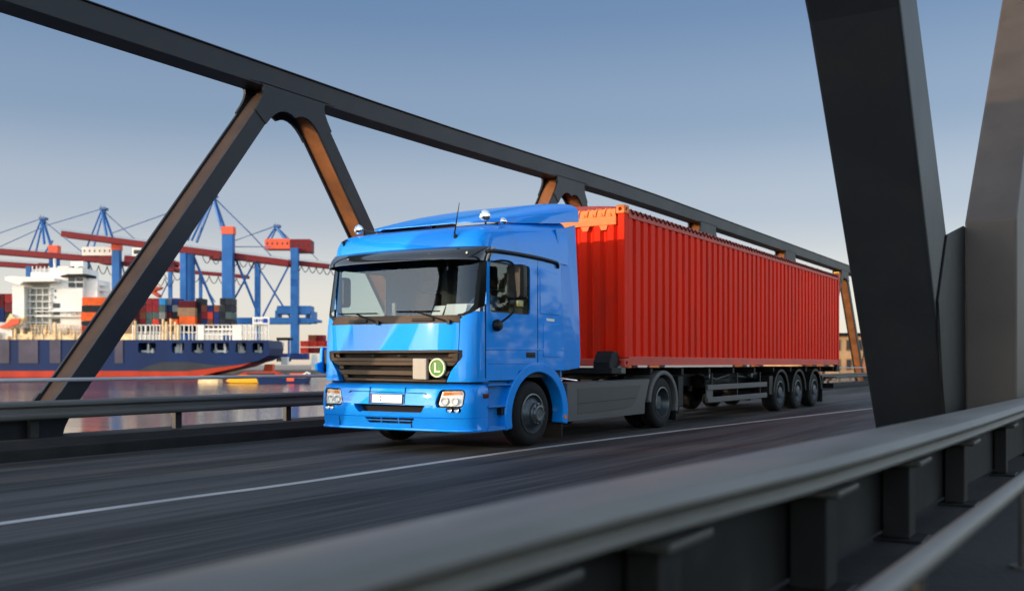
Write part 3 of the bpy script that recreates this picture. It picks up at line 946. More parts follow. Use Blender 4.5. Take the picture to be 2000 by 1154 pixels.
    for x in (-.80, -.1, .62, 1.18):
        mb = MB(); mb.lathe((CX+x, FY(x, 2.69)-0.155, 2.675), 'y', [(0, 0), (.016, 0), (.016, .03)], 12); mb.build('visor_bolt', M['steel'], vi)
    # ---- roof cap and deflector
    def outline(z, y0, hw, yb, d=DF, n=36):
        o = []
        for k in range(n+1):
            th = (-1+2*k/n)*PI/2
            o.append((CX+hw*math.copysign(abs(math.sin(th))**.5, math.sin(th)), y0+d*(1-math.sqrt(abs(math.cos(th)))), z))
        o += [(CX+hw, yb-0.9, z), (CX+hw, yb, z), (CX-hw, yb, z), (CX-hw, yb-0.9, z)]
        return o
    def ramp(p, fr):
        x, y, z = p
        return (x, y, z+fr*max(0, min(1, (y-11.6)/2.2))*0.33)
    rings = []
    for z, y0, hw in ((2.72, 11.255, HW), (2.78, 11.262, HW), (2.88, 11.285, HW-.004), (2.97, 11.325, HW-.02), (3.03, 11.385, HW-.05), (3.065, 11.47, HW-.10), (3.085, 11.60, HW-.17), (3.098, 11.78, HW-.27), (3.105, 12.1, HW-.6)):
        rings.append([ramp(p, (z-2.72)/.385) for p in outline(z, y0, hw, 13.80-(max(0, z-3.05))*1.2)])
    mb = MB(); mb.loft(rings)
    mb.build('roof_cap', blue, T, smooth=40)
    # deflector: arched wing that rises to the rear
    rings = []
    for y, zt, zs, hw, sh in ((11.86, 3.20, 3.175, .86, .02), (12.02, 3.265, 3.195, 1.06, .05), (12.5, 3.40, 3.225, 1.18, .07), (13.0, 3.53, 3.275, 1.26, .09), (13.5, 3.64, 3.33, 1.30, .10), (13.95, 3.735, 3.405, 1.32, .10), (14.16, 3.76, 3.43, 1.32, .10)):
        ring = []
        for k in range(33):
            t = PI*k/32
            cx_ = math.cos(t); sx = math.sin(t)
            ring.append((CX+hw*math.copysign(abs(cx_)**.42, cx_), y, zs+(zt-zs)*abs(sx)**.42))
        ring += [(CX-hw*.94, y, zs+.0), (CX-hw*.90, y, zs+(zt-zs)*.6), (CX+hw*.90, y, zs+(zt-zs)*.6), (CX+hw*.94, y, zs)]
        rings.append(ring)
    mb = MB(); mb.loft(rings)
    mb.build('roof_deflector', blue, T, smooth=40)
    mb = MB(); mb.box(CX-1.0, CX+1.12, 12.0, 12.06, 3.06, 3.17); mb.box(CX-.9, CX+.9, 12.06, 13.9, 3.05, 3.13)
    for x in (-.8, .8): mb.box(CX+x-.03, CX+x+.03, 13.2, 13.8, 3.1, 3.5)
    mb.build('deflector_mount', M['black'], T)
    # ---- flanks
    for sgn in (1, -1):
        xs_ = CX+sgn*HW
        def side(name, m, polys, x_out=0.0, th=0.04, parent=T, bevel=0.006, smooth=None, label=None):
            b = MB()
            for p in polys: b.prism(p, 'x', *sorted((xs_+sgn*x_out, xs_+sgn*(x_out-th))))
            return b.build(name, m, parent, bevel=bevel, smooth=smooth, label=label)
        # door with a window opening
        d = side('door', blue, [[(11.43, 1.20), (12.835, 1.20), (12.835, 2.715), (11.47, 2.715), (11.43, 1.95)]], 0.004, bevel=0)
        c = MB(); c.prism(rrect(11.52, 12.62, 1.90, 2.60, .07), 'x', *sorted((xs_+sgn*.1, xs_-sgn*.1)))
        cut(d, [c])
        wn_ = side('window', M['black'], [rrect(11.505, 12.635, 1.885, 2.615, .08)], -0.012, 0.02, d, 0.0)
        c = MB(); c.prism(rrect(11.545, 12.595, 1.922, 2.578, .06), 'x', *sorted((xs_+sgn*.1, xs_-sgn*.1)))
        cut(wn_, [c])
        side('pane', M['sideglass'], [rrect(11.53, 12.61, 1.91, 2.59, .06)], -0.022, 0.006, wn_, 0.0)
        h = side('handle', M['black'], [rrect(12.50, 12.77, 1.285, 1.365, .02)], 0.009, 0.03, d, 0.004)
        side('grip', M['chassis'], [rrect(12.52, 12.72, 1.31, 1.335, .01)], 0.018, 0.016, h, 0.004)
        # rear flank and lower flank
        q = side('side_panel', blue, [[(12.845, 1.10), (13.66, 1.10), (13.66, 1.4), (13.56, 2.715), (12.845, 2.715)], [(11.43, .97), (12.2, .97), (12.3, 1.10), (12.845, 1.19), (12.845, 1.195), (11.43, 1.195)]], 0.004)
        # raised belt line and fine seams
        side('belt_line', blue, [[(11.43, 1.385), (13.66, 1.40), (13.66, 1.428), (11.43, 1.413)]], 0.012, 0.012, T, 0.006)
        side('locker_hatch', blue, [rrect(13.0, 13.54, 1.30, 1.80, .04)], 0.014, 0.014, q, 0.004)
        side('seam', M['gap'], [[(11.416, 1.0), (11.428, 1.0), (11.428, 2.0), (11.416, 2.0)], [(12.832, 1.20), (12.846, 1.20), (12.846, 2.62), (12.832, 2.62)]], 0.0065, 0.02, T, 0)
        side('name_plate', M['white'], [[(13.1, 1.835), (13.34, 1.83), (13.34, 1.87), (13.1, 1.875)]], 0.010, 0.008, q, 0)
        # upper moulding that mirrors the window line
        side('upper_panel', blue, [[(12.90, 1.93), (13.50, 1.93), (13.45, 2.55), (12.90, 2.60)]], 0.012, 0.02, q, 0.012)
        # rain gutter
        b = MB(); b.tube(smooth_line([(xs_+sgn*.012, 11.42, 2.70), (xs_+sgn*.022, 11.7, 2.735), (xs_+sgn*.022, 12.6, 2.745), (xs_+sgn*.022, 13.3, 2.725), (xs_+sgn*.018, 13.42, 2.695), (xs_+sgn*.012, 13.44, 2.64)], 5), 0.028, 8)
        b.build('rain_gutter', M['black'], T, smooth=60)
        # cab rear fairing, canted slightly inwards
        b = MB()
        loop = [(13.67, 1.09), (14.36, 1.13), (14.40, 1.30), (14.33, 2.2), (14.20, 3.39), (13.80, 3.30), (13.40, 3.235), (13.58, 2.70), (13.67, 1.6)]
        v = []
        for y, z in loop:
            inw = (y-13.5)*0.10+max(0, z-2.7)*0.02
            v.append((xs_-sgn*(inw), y, z))
        v2 = [(p[0]-sgn*.03, p[1], p[2]) for p in v]
        k = len(v)
        b.add(v+v2, [tuple(range(k)), tuple(range(2*k-1, k-1, -1))]+[(i, (i+1) % k, k+(i+1) % k, k+i) for i in range(k)])
        b.build('side_fairing', blue, T, bevel=0.012)
        # arch, steps
        side('wheel_arch', blue, [ell_ring(12.86, .455, .76, .62, .93, .765, -14, 194)], 0.012, 0.20, T, 0.015, 30)
        b = MB(); b.prism(ell_ring(12.86, .455, .74, .60, .775, .635, -10, 190), 'x', *sorted((xs_-sgn*.19, xs_-sgn*.62))); b.build('arch_liner', M['black'], T)
        side('step_well', M['bluedk'], [[(11.50, .295), (12.10, .295), (12.10, .55), (12.2, .96), (11.50, .96)]], -0.09, 0.25, T, 0.004)
        for z in (.92, .625, .335):
            b = MB(); b.box(*sorted((xs_-sgn*.12, xs_-sgn*.004)), 11.50, 12.08 if z < .9 else 12.14, z-.022, z)
            b.box(*sorted((xs_-sgn*.10, xs_-sgn*.02)), 11.55, 12.0, z, z+.006)
            b.build('step', M['bluedk'], T, bevel=0.006)
        side('sill', blue, [[(11.50, .288), (12.12, .288), (12.12, .312), (11.50, .312)]], 0.0, 0.10, T, 0.004)
        side('step_light', M['black'], [[(11.86, .49), (12.12, .49), (12.12, .585), (11.86, .585)]], -0.02, 0.08, T, 0.006)
        side('side_reflector', M['amber'], [[(13.64, .36), (13.73, .36), (13.73, .42), (13.64, .42)]], 0.02, 0.012, T, 0)
        # mud flap
        b = MB(); b.box(*sorted((xs_-sgn*.02, xs_-sgn*.5)), 13.62, 13.65, .06, .5); b.build('mud_flap', M['black'], T)
        # mirror
        if sgn == 1:
            b = MB(); b.tube(smooth_line([(xs_+.01, 11.62, 2.585), (xs_+.12, 11.70, 2.60), (xs_+.20, 11.80, 2.56), (xs_+.21, 11.83, 2.40), (xs_+.21, 11.83, 1.98), (xs_+.17, 11.78, 1.86), (xs_+.06, 11.66, 1.74)], 6), 0.016, 10)
            mr = b.build('mirror', M['black'], T, smooth=60)
            b = MB(); b.lathe((xs_+.05, 11.66, 1.72), 'x', [(0, -.05), (.075, -.045), (.085, 0), (.06, .045), (0, .055)], 20); b.build('mirror_foot', M['black'], mr, smooth=50)
            for x0, z0, z1 in ((xs_+.08, 2.07, 2.555),):
                rr = []
                for y, inx, inz in ((11.80, .035, .03), (11.84, 0, 0), (11.93, 0, 0), (11.96, .02, .02)):
                    rr.append([(a, y, c) for a, c in rrect(x0+inx, x0+.27-inx, z0+inz, z1-inz, .05)])
                b = MB(); b.loft(rr); b.build('mirror_housing', M['black'], mr, smooth=35)
                b = MB(); b.prism(rrect(x0+.03, x0+.24, z0+.03, z1-.03, .03), 'y', 11.961, 11.968); b.build('mirror_glass', M['chrome'], mr)
        else:
            b = MB(); b.tube(smooth_line([(xs_-.01, 11.62, 2.585), (xs_-.10, 11.66, 2.60), (xs_-.15, 11.72, 2.5), (xs_-.15, 11.72, 2.0), (xs_-.04, 11.66, 1.80)], 5), 0.016, 10)
            mr = b.build('mirror', M['black'], T, smooth=60)
            rr = [[(a, y, c) for a, c in rrect(xs_-.27+i, xs_-.05-i, 2.05+i, 2.5-i, .05)] for y, i in ((11.72, .03), (11.76, 0), (11.84, 0), (11.87, .02))]
            b = MB(); b.loft(rr); b.build('mirror_housing', M['black'], mr, smooth=35)
    # small wing flap at the far corner
    mb = MB(); mb.prism([(11.12, 1.10), (11.30, 1.05), (11.34, 1.30), (11.30, 1.44), (11.22, 1.44), (11.20, 1.22), (11.10, 1.2)], 'x', CX-HW-.11, CX-HW-.055)
    mb.build('corner_flap', blue, T, bevel=0.012)
    mb = MB(); mb.box(CX-HW-.06, CX-HW+.05, 11.24, 11.5, 1.08, 1.40); mb.build('corner_flap_mount', M['black'], T)
    # front axle steps down: cab floor, back wall, roof lining
    mb = MB(); mb.box(CX-HW+.05, CX+HW-.05, 13.62, 13.68, 1.0, 3.2); mb.build('rear_wall', M['bluedk'], T)
    mb = MB(); mb.box(CX-HW+.045, CX+HW-.045, 11.48, 13.62, 1.0, 1.34); mb.build('cab_floor', M['trim'], T)
    mb = MB(); mb.box(CX-HW+.04, CX+HW-.04, 11.55, 13.6, 2.70, 2.74); mb.build('headliner', M['trim'], T)
    mb = MB(); mb.box(CX-HW+.06, CX+HW-.06, 13.4, 13.46, 1.34, 2.7); mb.build('bunk_wall', M['curtaingrey'], T)
    # dashboard
    mb = MB(); mb.prism([(11.30, 1.36), (11.30, 1.80), (11.45, 1.845), (11.72, 1.83), (11.80, 1.74), (11.74, 1.36)], 'x', CX-HW+.10, CX+HW-.10)
    ds = mb.build('dashboard', M['trim'], T, bevel=0.02)
    for x0, x1, y0, y1, rz in ((.66, .98, 11.38, 11.58, 8), (.42, .64, 11.40, 11.56, -12), (.9, 1.14, 11.46, 11.66, 24)):
        q = Matrix.Translation((CX+(x0+x1)/2, (y0+y1)/2-.03, 1.93)) @ Matrix.Rotation(R(rz), 4, 'Z') @ Matrix.Rotation(R(62), 4, 'X')
        w_, h_ = (x1-x0)/2, (y1-y0)/2
        b = MB(); b.add([q @ Vector((sx*w_, sy*h_, sz)) for sz in (0, .004) for sx, sy in ((-1, -1), (1, -1), (1, 1), (-1, 1))], [(3, 2, 1, 0), (4, 5, 6, 7), (0, 1, 5, 4), (1, 2, 6, 5), (2, 3, 7, 6), (3, 0, 4, 7)])
        b.build('paper_sheet', M['white'], ds)
    b = MB(); b.box(CX-.24, CX-.19, 11.40, 11.43, 1.85, 2.06); b.build('pennant', M['cream'], ds)
    # seats and wheel
    for sx in (.62, -.62):
        b = MB(); b.box(CX+sx-.25, CX+sx+.25, 12.15, 12.68, 1.5, 1.66)
        b.box(CX+sx-.20, CX+sx+.20, 12.25, 12.6, 1.34, 1.5)
        st = b.build('driver_seat', M['seat'], T, bevel=0.03)
        b = MB(); b.prism([(12.60, 1.62), (12.75, 1.62), (12.86, 2.28), (12.76, 2.30)], 'x', CX+sx-.24, CX+sx+.24); b.build('seat_back', M['seat'], st, bevel=0.03)
        b = MB(); b.prism([(12.77, 2.32), (12.86, 2.32), (12.88, 2.48), (12.81, 2.48)], 'x', CX+sx-.13, CX+sx+.13); b.build('head_rest', M['seat'], st, bevel=0.03)
    b = MB()
    ax = Matrix.Translation((CX+.62, 11.93, 1.86)) @ Matrix.Rotation(R(-52), 4, 'X')
    rings = []
    for k in range(33):
        t = 2*PI*k/32
        c = Vector((.23*math.cos(t), .20*math.sin(t), 0)); e = Vector((math.cos(t), math.sin(t), 0))
        rings.append([ax @ (c+(e*math.cos(2*PI*j/8)+Vector((0, 0, 1))*math.sin(2*PI*j/8))*.017) for j in range(8)])
    b.loft(rings, cap=False)
    b.tube([ax @ Vector((-.22, 0, 0)), ax @ Vector((0, 0, -.03)), ax @ Vector((.22, 0, 0))], .018)
    b.tube([ax @ Vector((0, 0, 0)), ax @ Vector((0, 0, -.3))], .03)
    b.build('steering_wheel', M['black'], T, smooth=60)
    b = MB()
    for k in range(6): b.tube([(XR-.055, 12.37+.026*k, 2.02), (XR-.055, 12.37+.026*k, 2.52)], .016, 8)
    b.build('curtain', M['curtain'], T, smooth=60)
    # ---- roof gear
    def beacon(x, y, z, r, dx):
        b = MB(); b.tube([(CX+x-dx*.38, y+.02, z-.07), (CX+x-dx*.05, y, z-.005)], .010, 8); b.tube([(CX+x-dx*.10, y+.01, z-.12), (CX+x-dx*.10, y+.01, z-.02)], .014, 8)
        a = b.build('roof_lamp', M['black'], T, smooth=50)
        b = MB(); b.lathe((CX+x, y, z), 'y', [(0, .10), (r*.5, .085), (r*.85, .04), (r, 0), (r*.98, -.01), (r*.9, -.015), (r*.5, -.035), (0, -.045)], 28)
        b.build('lamp_head', M['chrome'], a, smooth=50)
    beacon(-.98, 11.55, 3.17, .075, -1)
    beacon(1.18, 11.62, 3.22, .085, -.1)
    beacon(1.24, 12.0, 3.185, .055, 1)
    b = MB(); b.tube([(CX+.90, FY(.9, 2.93)-.01, 2.93), (CX+.90, FY(.9, 2.93)-.05, 2.96), (CX+.945, FY(.9, 2.93)-.0, 3.38)], [.02, .012, .004], 8)
    b.lathe((CX+.90, FY(.9, 2.93)+.0, 2.925), 'y', [(0, -.05), (.028, -.04), (.03, .02)], 14)
    b.build('aerial', M['black'], T, smooth=50)
    b = MB(); b.tube([(CX-1.08, FY(1.08, 2.93)-.01, 2.90), (CX-1.10, FY(1.08, 2.93)-.03, 2.98)], .02, 8); b.tube([(CX-1.14, FY(1.1, 2.95)-.02, 2.97), (CX-1.03, FY(1.05, 2.95)-.02, 3.0)], .012, 8)
    b.build('aerial_base', M['black'], T, smooth=50)
    b = MB(); fslab(b, [(.985, 2.985), (1.16, 2.975), (1.165, 3.005), (1.0, 3.012)], -0.03, 0.05); b.build('marker_lamp', M['black'], T, bevel=0.008)
    # ---- chassis behind the cab
    b = MB()
    for sx in (-.42, .42): b.box(CX+sx-.05, CX+sx+.05, 11.6, 18.6, .62, .86)
    for y in (12.0, 13.9, 15.2, 16.6, 18.4): b.box(CX-.40, CX+.40, y-.05, y+.05, .64, .84)
    b.box(CX-.9, CX+.9, 11.7, 13.5, .45, 1.0)
    b.box(CX-.35, CX+.35, 11.5, 13.5, .28, .5)
    ch = b.build('chassis_frame', M['chassis'], T, bevel=0.01)
    b = MB(); b.box(CX-.45, CX+.45, 17.1, 18.1, .90, .98); b.build('fifth_wheel', M['chassis'], T, bevel=0.02)
    b = MB(); b.tube([(CX+.2, 13.9, .95), (CX+.5, 14.2, 1.05), (CX+.8, 14.4, .9), (CX+.7, 14.9, .96)], .02, 8); b.tube([(CX+.3, 13.9, 1.0), (CX+.75, 14.35, .98), (CX+.9, 14.9, .92)], .016, 8)
    b.build('air_hose', M['chrome'], T, smooth=60)
    for z, x in ((.475, CX), ): 
        b = MB(); b.tube([(CX-1.1, 12.75, z), (CX+1.1, 12.75, z)], .07, 10); b.tube([(CX-1.0, 17.65, z), (CX+1.0, 17.65, z)], .10, 12); b.build('axle', M['chassis'], T)
    for sgn in (1, -1):
        xs_ = CX+sgn*HW
        wheel(T, xs_-sgn*.025, 12.75, .475, .475, sgn, 'steer')
        wheel(T, xs_-sgn*.035, 17.66, .475, .475, sgn, 'drive', dual=True)
        # side skirt between the axles
        b = MB(); b.prism([(13.80, .30), (16.78, .30), (16.80, .50), (16.95, .80), (17.02, .905), (13.80, .885)], 'x', *sorted((xs_-sgn*.015, xs_-sgn*.09)))
        b.prism([(13.80, .885), (17.02, .905), (17.02, .925), (13.80, .90)], 'x', *sorted((xs_-sgn*.03, xs_-sgn*.45)))
        sk = b.build('side_skirt', M['skirt'], T, bevel=0.02)
        b = MB(); b.prism([(14.15, .40), (15.9, .425), (16.2, .46), (16.36, .52), (16.60, .80), (16.62, .825), (14.15, .815)], 'x', *sorted((xs_-sgn*.010, xs_-sgn*.03))); pn = b.build('skirt_panel', M['skirtdk'], sk, bevel=0.006)
        b = MB(); b.prism([(14.15, .565), (16.42, .595), (16.42, .602), (14.15, .572)], 'x', *sorted((xs_-sgn*.0085, xs_-sgn*.02))); b.build('panel_crease', M['gap'], pn)
        b = MB(); b.prism(ell_ring(17.66, .475, .60, .515, .72, .60, -20, 178), 'x', *sorted((xs_+sgn*.0, xs_-sgn*.62)))
        mg = b.build('mudguard', M['skirt'], T, bevel=0.02, smooth=30)
        b = MB(); b.prism([(18.30, .12), (18.33, .12), (18.34, .6), (18.31, .6)], 'x', *sorted((xs_-sgn*.02, xs_-sgn*.6))); b.build('mud_flap', M['black'], T)
    return T
tractor()

# ------------------------------------------------------------------ driver
def driver():
    x = CX+.62
    root = thing('person', (x, 12.4, 1.66), 'driver in a blue shirt seated behind the steering wheel of the blue lorry', 'person')
    def skin(name, pts, edges, rad, m, sub=2, parent=root):
        b = base_of(parent)
        me = bpy.data.meshes.new(name)
        me.from_pydata([Vector(p)-b for p in pts], edges, [])
        me.materials.append(m)
        o = bpy.data.objects.new(name, me); COL.objects.link(o); o.parent = parent
        o.modifiers.new('skin', 'SKIN').use_smooth_shade = True
        sv = o.data.skin_vertices[0].data
        for i, r in enumerate(rad): sv[i].radius = r if isinstance(r, tuple) else (r, r)
        for i in range(len(sv)): sv[i].use_root = (i == 0)
        sb = o.modifiers.new('sub', 'SUBSURF'); sb.levels = sub; sb.render_levels = sub
        return o
    # one continuous body: pelvis, chest, neck, head, arms to the wheel, thighs and shins
    P_ = [(x, 12.50, 1.70), (x, 12.54, 1.92), (x, 12.56, 2.10), (x, 12.54, 2.22), (x, 12.53, 2.30), (x, 12.50, 2.38), (x, 12.49, 2.48),
          (x+.17, 12.53, 2.13), (x+.23, 12.34, 1.98), (x+.19, 12.08, 2.02), (x+.19, 12.00, 2.03),
          (x-.17, 12.53, 2.13), (x-.24, 12.36, 1.94), (x-.20, 12.10, 1.98), (x-.20, 12.02, 1.99),
          (x+.10, 12.40, 1.70), (x+.13, 12.06, 1.72), (x+.13, 11.98, 1.40), (x-.10, 12.40, 1.70), (x-.13, 12.06, 1.72), (x-.13, 11.98, 1.40)]
    E_ = [(0, 1), (1, 2), (2, 3), (3, 4), (4, 5), (5, 6), (2, 7), (7, 8), (8, 9), (9, 10), (2, 11), (11, 12), (12, 13), (13, 14), (0, 15), (15, 16), (16, 17), (0, 18), (18, 19), (19, 20)]
    Rr = [(.16, .11), (.15, .10), (.16, .10), .055, .05, (.075, .085), (.07, .08), .06, .045, .034, .03, .06, .045, .034, .03, .08, .06, .045, .08, .06, .045]
    body = skin('body', P_, E_, Rr, M['skin'])
    # shirt over the torso and upper arms
    skin('shirt', [P_[0], P_[1], P_[2], (x, 12.55, 2.17), P_[7], P_[8], (x+.21, 12.22, 2.0), P_[11], P_[12], (x-.22, 12.24, 1.96)],
         [(0, 1), (1, 2), (2, 3), (2, 4), (4, 5), (5, 6), (2, 7), (7, 8), (8, 9)],
         [(.175, .125), (.165, .115), (.175, .115), .07, .072, .056, .05, .072, .056, .05], M['shirt'])
    skin('hair', [(x, 12.55, 2.42), (x, 12.53, 2.50), (x, 12.47, 2.535)], [(0, 1), (1, 2)], [(.07, .05), (.078, .07), (.06, .03)], M['hair'])
    # hands: palm, four fingers round the rim, thumb
    for sgn, hx, hy, hz in ((1, x+.19, 11.985, 2.035), (-1, x-.20, 12.005, 1.995)):
        pts = [(hx, hy+.02, hz), (hx, hy-.02, hz+.01)]; ed = [(0, 1)]; rd = [.026, .028]
        for k, ln in enumerate((.9, 1.0, .95, .75)):
            dx = -.027+.018*k; i = len(pts)
            pts += [(hx+dx, hy-.045, hz+.012), (hx+dx, hy-.07*ln, hz-.01), (hx+dx, hy-.055*ln, hz-.035*ln)]
            ed += [(1, i), (i, i+1), (i+1, i+2)]; rd += [.0095, .009, .008]
        i = len(pts)
        pts += [(hx-sgn*.035, hy-.02, hz+.0), (hx-sgn*.04, hy-.05, hz-.01)]; ed += [(0, i), (i, i+1)]; rd += [.011, .009]
        skin('hand', pts, ed, rd, M['skin'], 1)
    # face: nose, ears, eyes
    b = MB(); b.prism([(12.415, 2.385), (12.385, 2.40), (12.42, 2.45)], 'x', x-.014, x+.014); b.build('nose', M['skin'], root, bevel=.006)
    b = MB()
    for s in (-1, 1): b.lathe((x+s*.03, 12.423, 2.45), 'y', [(0, -.006), (.012, 0), (.012, .01)], 10)
    b.build('eye', M['dark'], root)
    b = MB()
    for s in (-1, 1): b.lathe((x+s*.078, 12.50, 2.43), 'x', [(0, -.012), (.025, 0), (0, .012)], 10)
    b.build('ear', M['skin'], root)
driver()

# ------------------------------------------------------------------ semitrailer
CY0, CY1, CZ0, CZ1 = 15.92, 31.66, 1.14, 3.93
CHW = 1.30
def trailer():
    T = thing('semitrailer', (CX, 16.2, 0.6), 'black skeletal semitrailer with three axles carrying the red shipping container', 'trailer')
    b = MB()
    for sx in (-.5, .5):
        b.prism([(15.7, 1.02), (18.9, 1.0), (19.3, .72), (31.3, .72), (31.3, 1.06), (15.7, 1.12)], 'x', CX+sx-.07, CX+sx+.07)
    y = 15.8
    while y < 31.5:
        b.box(CX-1.2, CX+1.2, y-.06, y+.06, .98, 1.11); y += 1.55
    b.box(CX-1.28, CX+1.28, 15.45, 15.85, 1.03, 1.13)
    b.box(CX-1.28, CX+1.28, 31.4, 31.75, .96, 1.12)
    b.build('chassis_frame', M['chassis'], T, bevel=0.008)
    for sx in (1.06, -1.06):   # front pin blocks
        b = MB(); b.prism([(15.50, 1.10), (15.90, 1.10), (15.90, 1.34), (15.83, 1.40), (15.66, 1.42), (15.56, 1.33), (15.50, 1.22)], 'x', CX+sx-.16, CX+sx+.16)
        b.build('container_lock', M['chassis'], T, bevel=0.025)
    b = MB(); b.box(CX+1.16, CX+1.27, 15.75, 16.05, 1.02, 1.16); b.box(CX+1.16, CX+1.27, 31.55, 31.72, 1.0, 1.14); b.build('container_lock', M['steel'], T, bevel=0.015)
    for sgn in (1, -1):
        xs_ = CX+sgn*HW
        b = MB(); b.prism([(19.05, .95), (19.35, .95), (19.32, .25), (19.08, .25)], 'x', *sorted((xs_-sgn*.35, xs_-sgn*.47)))
        b.box(*sorted((xs_-sgn*.28, xs_-sgn*.54)), 19.05, 19.35, .20, .25)
        b.build('landing_leg', M['chassis'], T, bevel=0.01)
        # side guard: two rails on a plate and posts
        b = MB(); b.prism([(20.02, .38), (20.40, .39), (20.40, .76), (20.02, .76)], 'x', *sorted((xs_-sgn*.03, xs_-sgn*.06)))
        b.box(*sorted((xs_-sgn*.0, xs_-sgn*.03)), 20.02, 24.15, .645, .76)
        b.box(*sorted((xs_-sgn*.0, xs_-sgn*.03)), 20.02, 24.15, .385, .50)
        gd = b.build('side_guard', M['skirt'], T, bevel=0.01)
        for y in (20.45, 22.1, 23.8):
            b = MB(); b.box(*sorted((xs_-sgn*.062, xs_-sgn*.10)), y-.035, y+.035, .37, 1.0); b.build('guard_post', M['chassis'], gd)
        b = MB(); b.tube([(CX+sgn*.75, 21.0, .82), (CX+sgn*.75, 22.6, .82)], .15, 16); b.build('air_tank', M['chassis'], T, smooth=50)
        b = MB(); b.box(*sorted((xs_-sgn*.15, xs_-sgn*.6)), 18.75, 19.02, .35, .95); b.build('tool_box', M['chassis'], T, bevel=0.02)
        b = MB(); b.tube([(xs_-sgn*.3, 20.3, .98), (xs_-sgn*.25, 21.2, .86), (xs_-sgn*.3, 22.2, .95), (xs_-sgn*.3, 23.4, .88), (xs_-sgn*.3, 24.2, .97)], .018, 8)
        for yy in (20.6, 22.4, 23.5): b.lathe((xs_-sgn*.22, yy, .92), 'x', [(0, .06*sgn), (.06, .05*sgn), (.07, -.05*sgn), (0, -.06*sgn)], 12)
        b.build('air_valve', M['steel'], T, smooth=50)
        for y in (25.36, 27.02, 28.72):
            wheel(T, xs_-sgn*.03, y, .475, .47, sgn, 'trailer', w=.36)
            b = MB(); b.prism(ell_ring(y, .475, .60, .525, .66, .57, 2, 178), 'x', *sorted((xs_+sgn*.0, xs_-sgn*.5)))
            b.prism(ell_ring(y, .475, .64, .55, .70, .585, 0, 180), 'x', *sorted((xs_+sgn*.005, xs_-sgn*.03)))
            b.build('mudguard', M['black'], T, smooth=30)
        b = MB(); b.box(*sorted((xs_-sgn*.02, xs_-sgn*.5)), 29.56, 29.59, .10, .85); b.build('mud_flap', M['black'], T)
        b = MB(); b.box(*sorted((xs_-sgn*.02, xs_-sgn*.3)), 24.4, 24.68, .45, .9); b.build('mud_flap', M['black'], T)
    b = MB()
    for y in (25.36, 27.02, 28.72): b.tube([(CX-1.0, y, .475), (CX+1.0, y, .475)], .075, 12)
    b.build('axle', M['chassis'], T)
    b = MB(); b.box(CX-1.15, CX+1.15, 31.55, 31.68, .45, .60); b.box(CX-.6, CX-.5, 31.4, 31.6, .5, 1.0); b.box(CX+.5, CX+.6, 31.4, 31.6, .5, 1.0); b.build('rear_bumper', M['chassis'], T)
    for sx in (-1.0, 1.0):
        b = MB(); b.box(CX+sx-.2, CX+sx+.2, 31.70, 31.75, .68, .80); b.build('tail_lamp', M['redlens'], T, bevel=0.01)
trailer()

